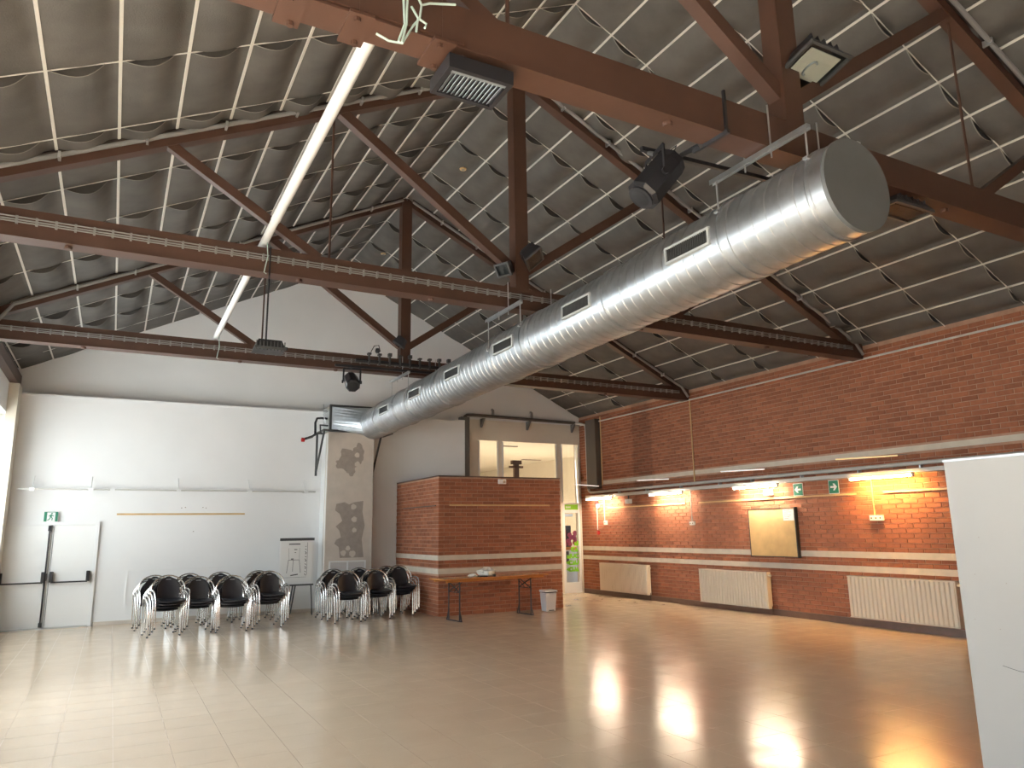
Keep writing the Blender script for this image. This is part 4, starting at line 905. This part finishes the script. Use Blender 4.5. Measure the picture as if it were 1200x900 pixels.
def stage_light(lab, c, fwd, s, hang, bars):
    t = thing('stage_spotlight', lab, 'spotlight', tuple(c), 'black stage spotlights on bars'); c, f, r, u = frame_from(c, fwd)
    octo = lambda a: [(a*math.cos(PI/8+i*PI/4), a*math.sin(PI/8+i*PI/4)) for i in range(8)]
    mb = MB(); housing_poly(mb, c, f, r, u, octo(s*.30), octo(s*.34), -s*.62, -s*.45); housing_poly(mb, c, f, r, u, octo(s*.34), octo(s*.36), -s*.45, s*.45); housing_poly(mb, c, f, r, u, octo(s*.36), octo(s*.30), s*.45, s*.52)
    mb.build('body', 'black', t)
    mb = MB(); mb.tube([c+f*(s*.5), c+f*(s*.56)], s*.27, 16); mb.build('lens_ring', 'black', t, True)
    mb = MB(); mb.tube([c+f*(s*.555), c+f*(s*.575)], [s*.22, s*.12], 16); mb.build('lens', 'dark_lens', t, True)
    mb = MB(); top = Vector(hang)
    for s_ in (-1, 1): mb.bar(c+r*s_*s*.40, c+r*s_*s*.40+Vector((0,0,1))*(top.z-c.z-.03), .03, .012, r)
    mb.bar(c+r*s*.40+Vector((0,0,top.z-c.z-.03)), c-r*s*.40+Vector((0,0,top.z-c.z-.03)), .03, .012, (0,0,1)); mb.build('yoke', 'black', t)
    mb = MB(); mb.tube([c+r*s*.40, c+r*s*.47], .03, 8); mb.build('knob', 'black', t, True); mb = MB(); mb.tube([c-r*s*.40, c-r*s*.47], .03, 8); mb.build('knob', 'black', t, True)
    mb = MB(); mb.tube([c+Vector((0,0,top.z-c.z-.03)), top], .02, 8); mb.build('clamp', 'dark_grey', t, True)
    for (a, b_, w) in bars: MB().bar(a, b_, w, w, (0,1,.01)).build('support_bar', 'black', t)
    mb = MB(); mb.tube([c-f*s*.55, c-f*s*.7+Vector((.03,0,.12)), top+Vector((.12,0,-.02)), top+Vector((.25, 0, .03))], .006, 5); mb.build('cable', 'black', t, True)
stage_light('black stage spotlight hanging left of the duct at the nearest truss', (3.64, 4.25, 4.40), (-.42, .1, -.52), .40, (3.62, 4.3, 4.66), [((3.55, 4.3, 4.68), (5.15, 4.3, 4.74), .035), ((3.95, 4.28, 4.71), (3.62, 3.7, 4.43), .035), ((3.66, 3.48, 4.45), (3.66, 3.48, 4.76), .02), ((3.66, 3.46, 4.43), (3.64, 3.8, 4.43), .03)])
stage_light('black stage spotlight hanging below the farthest truss', (3.44, 12.2, 4.20), (-.1, -.75, -.45), .36, (3.42, 12.24, 4.46), [((3.15, 12.24, 4.48), (5.4, 12.24, 4.50), .04)])
lb = thing('lighting_bar', 'cluttered dark bar with clamps and cables on the farthest truss', 'bar', (4.2, 12.24, 4.6))
MB().tube([(3.5, 12.22, 4.60), (5.6, 12.22, 4.60)], .03, 8).build('bar', 'black', lb, True)
for i in range(10):
    xx = 3.72+i*.19; MB().box(xx, xx+.06, 12.2, 12.28, 4.722, 4.74+rnd.uniform(.0, .05)).box(xx, xx+.03, 12.18, 12.22, 4.54, 4.7).build('clamp', 'dark_grey', lb)
mb = MB(); mb.tube([(3.75, 12.15, 4.75), (3.8, 12.12, 4.86), (3.88, 12.12, 4.88), (3.92, 12.15, 4.78), (3.86, 12.15, 4.74)], .008, 6); mb.build('cable_loop', 'black', lb, True)
MB().lathe((3.86, 12.12, 4.74), [(.03, 0), (.045, .03), (.03, .08)], 10).build('hook', 'black', lb, True)

# ------------------------------------------------------------------ folding table, bag, bin
import math as _m
TA = math.radians(6.7); tcx, tcy = 6.57, 13.18
tbl = thing('folding_table', 'long folding table with varnished orange wooden top before the brick enclosure', 'table', (tcx, tcy, 0))
tbl.rotation_euler = (0, 0, TA); ROOT[tbl.name] = (0, 0, 0)
MB().box(-1.2, 1.2, -.29, .29, .755, .78).build('tabletop', 'table_wood', tbl, bevel=.004)
MB().box(-1.12, 1.12, -.24, -.2, .715, .755).box(-1.12, 1.12, .2, .24, .715, .755).build('batten', 'table_wood', tbl)
for sx in (-.82, .82):
    for sy in (-.2, .2):
        lg = MB().tube([(sx, sy, .73), (sx, sy, .02)], .014, 8).build('leg', 'black', tbl, True)
        MB().bar((sx, sy, .2), (sx, sy+(.07 if sy > 0 else -.07), .01), .02, .012, (1,0,0)).build('foot_brace', 'black', lg)
    fr = MB().bar((sx, -.27, .012), (sx, .27, .012), .03, .02, (1,0,0)).build('foot_bar', 'black', tbl)
    MB().bar((sx, -.2, .70), (sx, .2, .52), .012, .018, (1,0,0)).bar((sx, .2, .70), (sx, -.2, .52), .012, .018, (1,0,0)).build('cross_brace', 'black', tbl)
    k = -1 if sx > 0 else 1
    MB().tube([(sx+k*.22, 0, .745), (sx, .0, .52)], .007, 6).tube([(sx, -.2, .52), (sx, .2, .52)], .007, 6).build('folding_stay', 'black', tbl)
rb = random.Random(11)
def lumpy(c, rx, ry, rz, n=14, m=8):
    vs = []; fs = []; ph = [rb.uniform(0, 6) for _ in range(5)]
    for j in range(m+1):
        v = PI*j/m
        for i in range(n):
            a = 2*PI*i/n; k = 1+.16*math.sin(3*a+ph[0]+2*v)+.12*math.sin(5*a+ph[1]-3*v)+.08*math.sin(7*v+ph[2])
            z = math.cos(v)*rz*k; vs.append((c[0]+rx*k*math.sin(v)*math.cos(a), c[1]+ry*k*math.sin(v)*math.sin(a), c[2]+max(z, -rz*.6)))
    for j in range(m):
        for i in range(n): fs.append((j*n+i, j*n+(i+1) % n, (j+1)*n+(i+1) % n, (j+1)*n+i))
    mb = MB(); mb.add(vs, fs); return mb
tag(lumpy((6.48, 13.15, .845), .19, .12, .095).build('cloth_bundle', 'bag', None, True), 'crumpled white cloth bundle lying on the folding table', 'cloth')
tag(lumpy((6.14, 13.08, .805), .09, .07, .035).build('small_bundle', 'bag', None, True), 'small flat pale bundle at the left of the white cloth bundle', 'cloth')
tag(MB().box(6.24, 6.42, 12.99, 13.06, .782, .80).build('black_case', 'black', None, bevel=.006), 'small flat black case in front of the white bundle', 'case')
tag(MB().box(6.5, 6.56, 12.93, 12.97, .782, .83).build('black_clip', 'black', None, bevel=.006), 'small black object at the table front edge beside the bundle', 'object')
wbn = thing('waste_bin', 'small pale grey waste bin with a lid right of the folding table', 'bin', (8.06, 13.5, 0)); ROOT[wbn.name] = (0, 0, 0)
mb = MB(); s0 = [(-.11,-.10),(.11,-.10),(.11,.10),(-.11,.10)]; s1 = [(-.135,-.12),(.135,-.12),(.135,.12),(-.135,.12)]
housing_poly(mb, Vector((0,0,0)), Vector((0,0,1)), Vector((1,0,0)), Vector((0,1,0)), s0, s1, .004, .37); mb.build('body', 'bin', wbn, bevel=.012)
MB().box(-.128, .128, -.118, .112, .371, .39).build('inner_rim', 'black', wbn)
MB().add([(-.145,-.14,.392),(.145,-.14,.392),(.145,.125,.385),(-.145,.125,.385),(-.14,-.13,.42),(.14,-.13,.42),(.14,.12,.43),(-.14,.12,.43)], [(0,3,2,1),(4,5,6,7),(0,1,5,4),(1,2,6,5),(2,3,7,6),(3,0,4,7)]).build('lid', 'bin', wbn)
MB().box(-.05, .05, -.15, -.10, .02, .035).build('pedal', 'dark_grey', wbn)

# ------------------------------------------------------------------ stacked chairs
def rail_pts():
    P = [(-.245, .23, .0), (-.262, .205, .2), (-.272, .185, .42), (-.275, .185, .56)]
    A = [(-.275*math.cos(a), .185+.07*math.sin(a), .58+.245*math.sin(a)) for a in [PI*i/12 for i in range(13)]]
    return P, A
def chair_proto():
    me = {}
    P, A = rail_pts()
    me['back_frame'] = MB().tube(A, .0125, 6).mesh('back_frame', 'chrome', True)
    for s_, nm in ((1, 'ra'), (-1, 'rb')):
        pts = [(s_*-p[0]*-1, p[1], p[2]) for p in P]+[(s_*A[0][0], A[0][1], A[0][2])]
        me[nm] = MB().tube(pts, .0125, 6).mesh('leg', 'chrome', True)
        fp = [(s_*-.25, -.23, 0), (s_*-.255, -.215, .25), (s_*-.262, -.195, .44), (s_*-.27, -.165, .53), (s_*-.277, -.10, .585), (s_*-.278, 0, .60), (s_*-.276, .12, .60), (s_*-.275, .185, .58)]
        me['f'+nm] = MB().tube(fp, .0125, 6).mesh('leg', 'chrome', True)
    nx, ny = 8, 6; vs = []; fs = []
    for lay in (0, 1):
        for j in range(ny+1):
            for i in range(nx+1):
                u, v = i/nx*2-1, j/ny*2-1
                w = .195*(1-.10*max(0, v)); x_ = u*w; y_ = v*.205-.015-(.03*(1-u*u) if v < -.9 else 0)
                z_ = .445+.012*u*u-.02*max(0, -v-.5)**2*4+(0 if lay else -.022)
                vs.append((x_, y_, z_))
    q = (nx+1)*(ny+1)
    for j in range(ny):
        for i in range(nx):
            a = j*(nx+1)+i; fs.append((a, a+nx+1, a+nx+2, a+1)); fs.append((q+a, q+a+1, q+a+nx+2, q+a+nx+1))
    ring = [i for i in range(nx+1)]+[(nx+1)*j+nx for j in range(1, ny+1)]+[(nx+1)*ny+i for i in range(nx-1, -1, -1)]+[(nx+1)*j for j in range(ny-1, 0, -1)]
    for a, b_ in zip(ring, ring[1:]+ring[:1]): fs.append((a, b_, b_+q, a+q))
    me['seat'] = MB().add(vs, fs).mesh('seat', 'chairblack', True)
    vs = []; fs = []; nx, nz = 8, 8
    for lay in (0, 1):
        for j in range(nz+1):
            t = j/nz; z_ = .455+.355*t
            w = .172 if t < .35 else .172*math.sqrt(max(0.02, 1-((t-.35)/.66)**2.4))
            w = max(w, .06)
            for i in range(nx+1):
                u = i/nx*2-1; vs.append((u*w, .175+.055*t-.03*u*u+(.012 if lay else 0), z_-(0.02*u*u if j == nz else 0)))
    q = (nx+1)*(nz+1)
    for j in range(nz):
        for i in range(nx):
            a = j*(nx+1)+i; 
            if j == 6 and i in (3, 4): pass
            fs.append((a, a+1, a+nx+2, a+nx+1)); fs.append((q+a, q+a+nx+1, q+a+nx+2, q+a+1))
    ring = [i for i in range(nx+1)]+[(nx+1)*j+nx for j in range(1, nz+1)]+[(nx+1)*nz+i for i in range(nx-1, -1, -1)]+[(nx+1)*j for j in range(nz-1, 0, -1)]
    for a, b_ in zip(ring, ring[1:]+ring[:1]): fs.append((a, b_, b_+q, a+q))
    me['backrest'] = MB().add(vs, fs).mesh('backrest', 'chairblack', True)
    me['handle'] = MB().box(-.04, .04, .218, .224, .755, .768).mesh('handle', 'louvre')
    me['glide'] = MB().lathe((0,0,0), [(.016, 0), (.016, .02)], 6).mesh('foot_glide', 'black')
    return me
CM = chair_proto()
def chair(loc, rz, label, group):
    t = bpy.data.objects.new('stacking_chair', None); COL.objects.link(t); t.location = loc; t.rotation_euler = (0, 0, rz); t.empty_display_size = .1
    tag(t, label, 'chair', group)
    def ch(nm, me, loc=None):
        o = bpy.data.objects.new(nm, me); COL.objects.link(o); o.parent = t
        if loc: o.location = loc
        return o
    ch('back_frame', CM['back_frame']); ch('seat', CM['seat']); b = ch('backrest', CM['backrest'])
    h = bpy.data.objects.new('handle', CM['handle']); COL.objects.link(h); h.parent = b
    for nm, gl in (('ra', (-.245, .23)), ('rb', (.245, .23)), ('fra', (-.25, -.23)), ('frb', (.25, -.23))):
        l = ch('leg', CM[nm]); g_ = bpy.data.objects.new('foot_glide', CM['glide']); COL.objects.link(g_); g_.parent = l; g_.location = (gl[0], gl[1], -.004)
POS = {4: ['bottom', 'second lowest', 'third', 'top'], 3: ['bottom', 'middle', 'top']}
def stack(x, y, n, rz, where, group, dx=.032, dy=-.03):
    # x, y: where the topmost chair stands (front legs); lower chairs trail behind to the left
    for i in range(n):
        k = n-1-i
        chair((x-k*dx, y+.22-k*dy*1.0, .007+i*.046), math.radians(rz), 'black stacking chair, %s of the %s' % (POS[n][i], where), group)
GL, GR = 'chairs stacked along the white wall', 'chairs stacked before the plaster pillar'
stack(0.95, 13.85, 4, 8, 'front stack nearest the emergency doors', GL)
stack(1.43, 14.0, 3, 4, 'front stack second from the emergency doors', GL)
stack(1.97, 13.85, 3, 2, 'front stack third from the emergency doors', GL, .02)
stack(2.64, 14.0, 4, 4, 'front stack nearest the flip chart', GL)
stack(0.78, 15.0, 3, 4, 'wall side stack nearest the emergency doors', GL)
stack(1.38, 15.2, 3, 3, 'wall side stack second from the emergency doors', GL)
stack(1.95, 15.3, 3, 2, 'wall side stack third from the emergency doors', GL)
stack(2.66, 15.3, 3, 2, 'wall side stack nearest the flip chart', GL)
stack(4.06, 13.95, 3, 3, 'front stack left of three before the pillar', GR)
stack(4.68, 14.1, 3, 3, 'front stack in the middle before the pillar', GR)
stack(5.28, 14.35, 4, 6, 'front stack against the brick enclosure corner', GR)
stack(4.02, 14.75, 3, 2, 'second row stack left before the pillar', GR)
stack(4.62, 14.95, 3, 2, 'second row stack in the middle before the pillar', GR)
stack(5.28, 15.15, 3, 2, 'second row stack beside the brick enclosure', GR)
for pm_ in (): pass
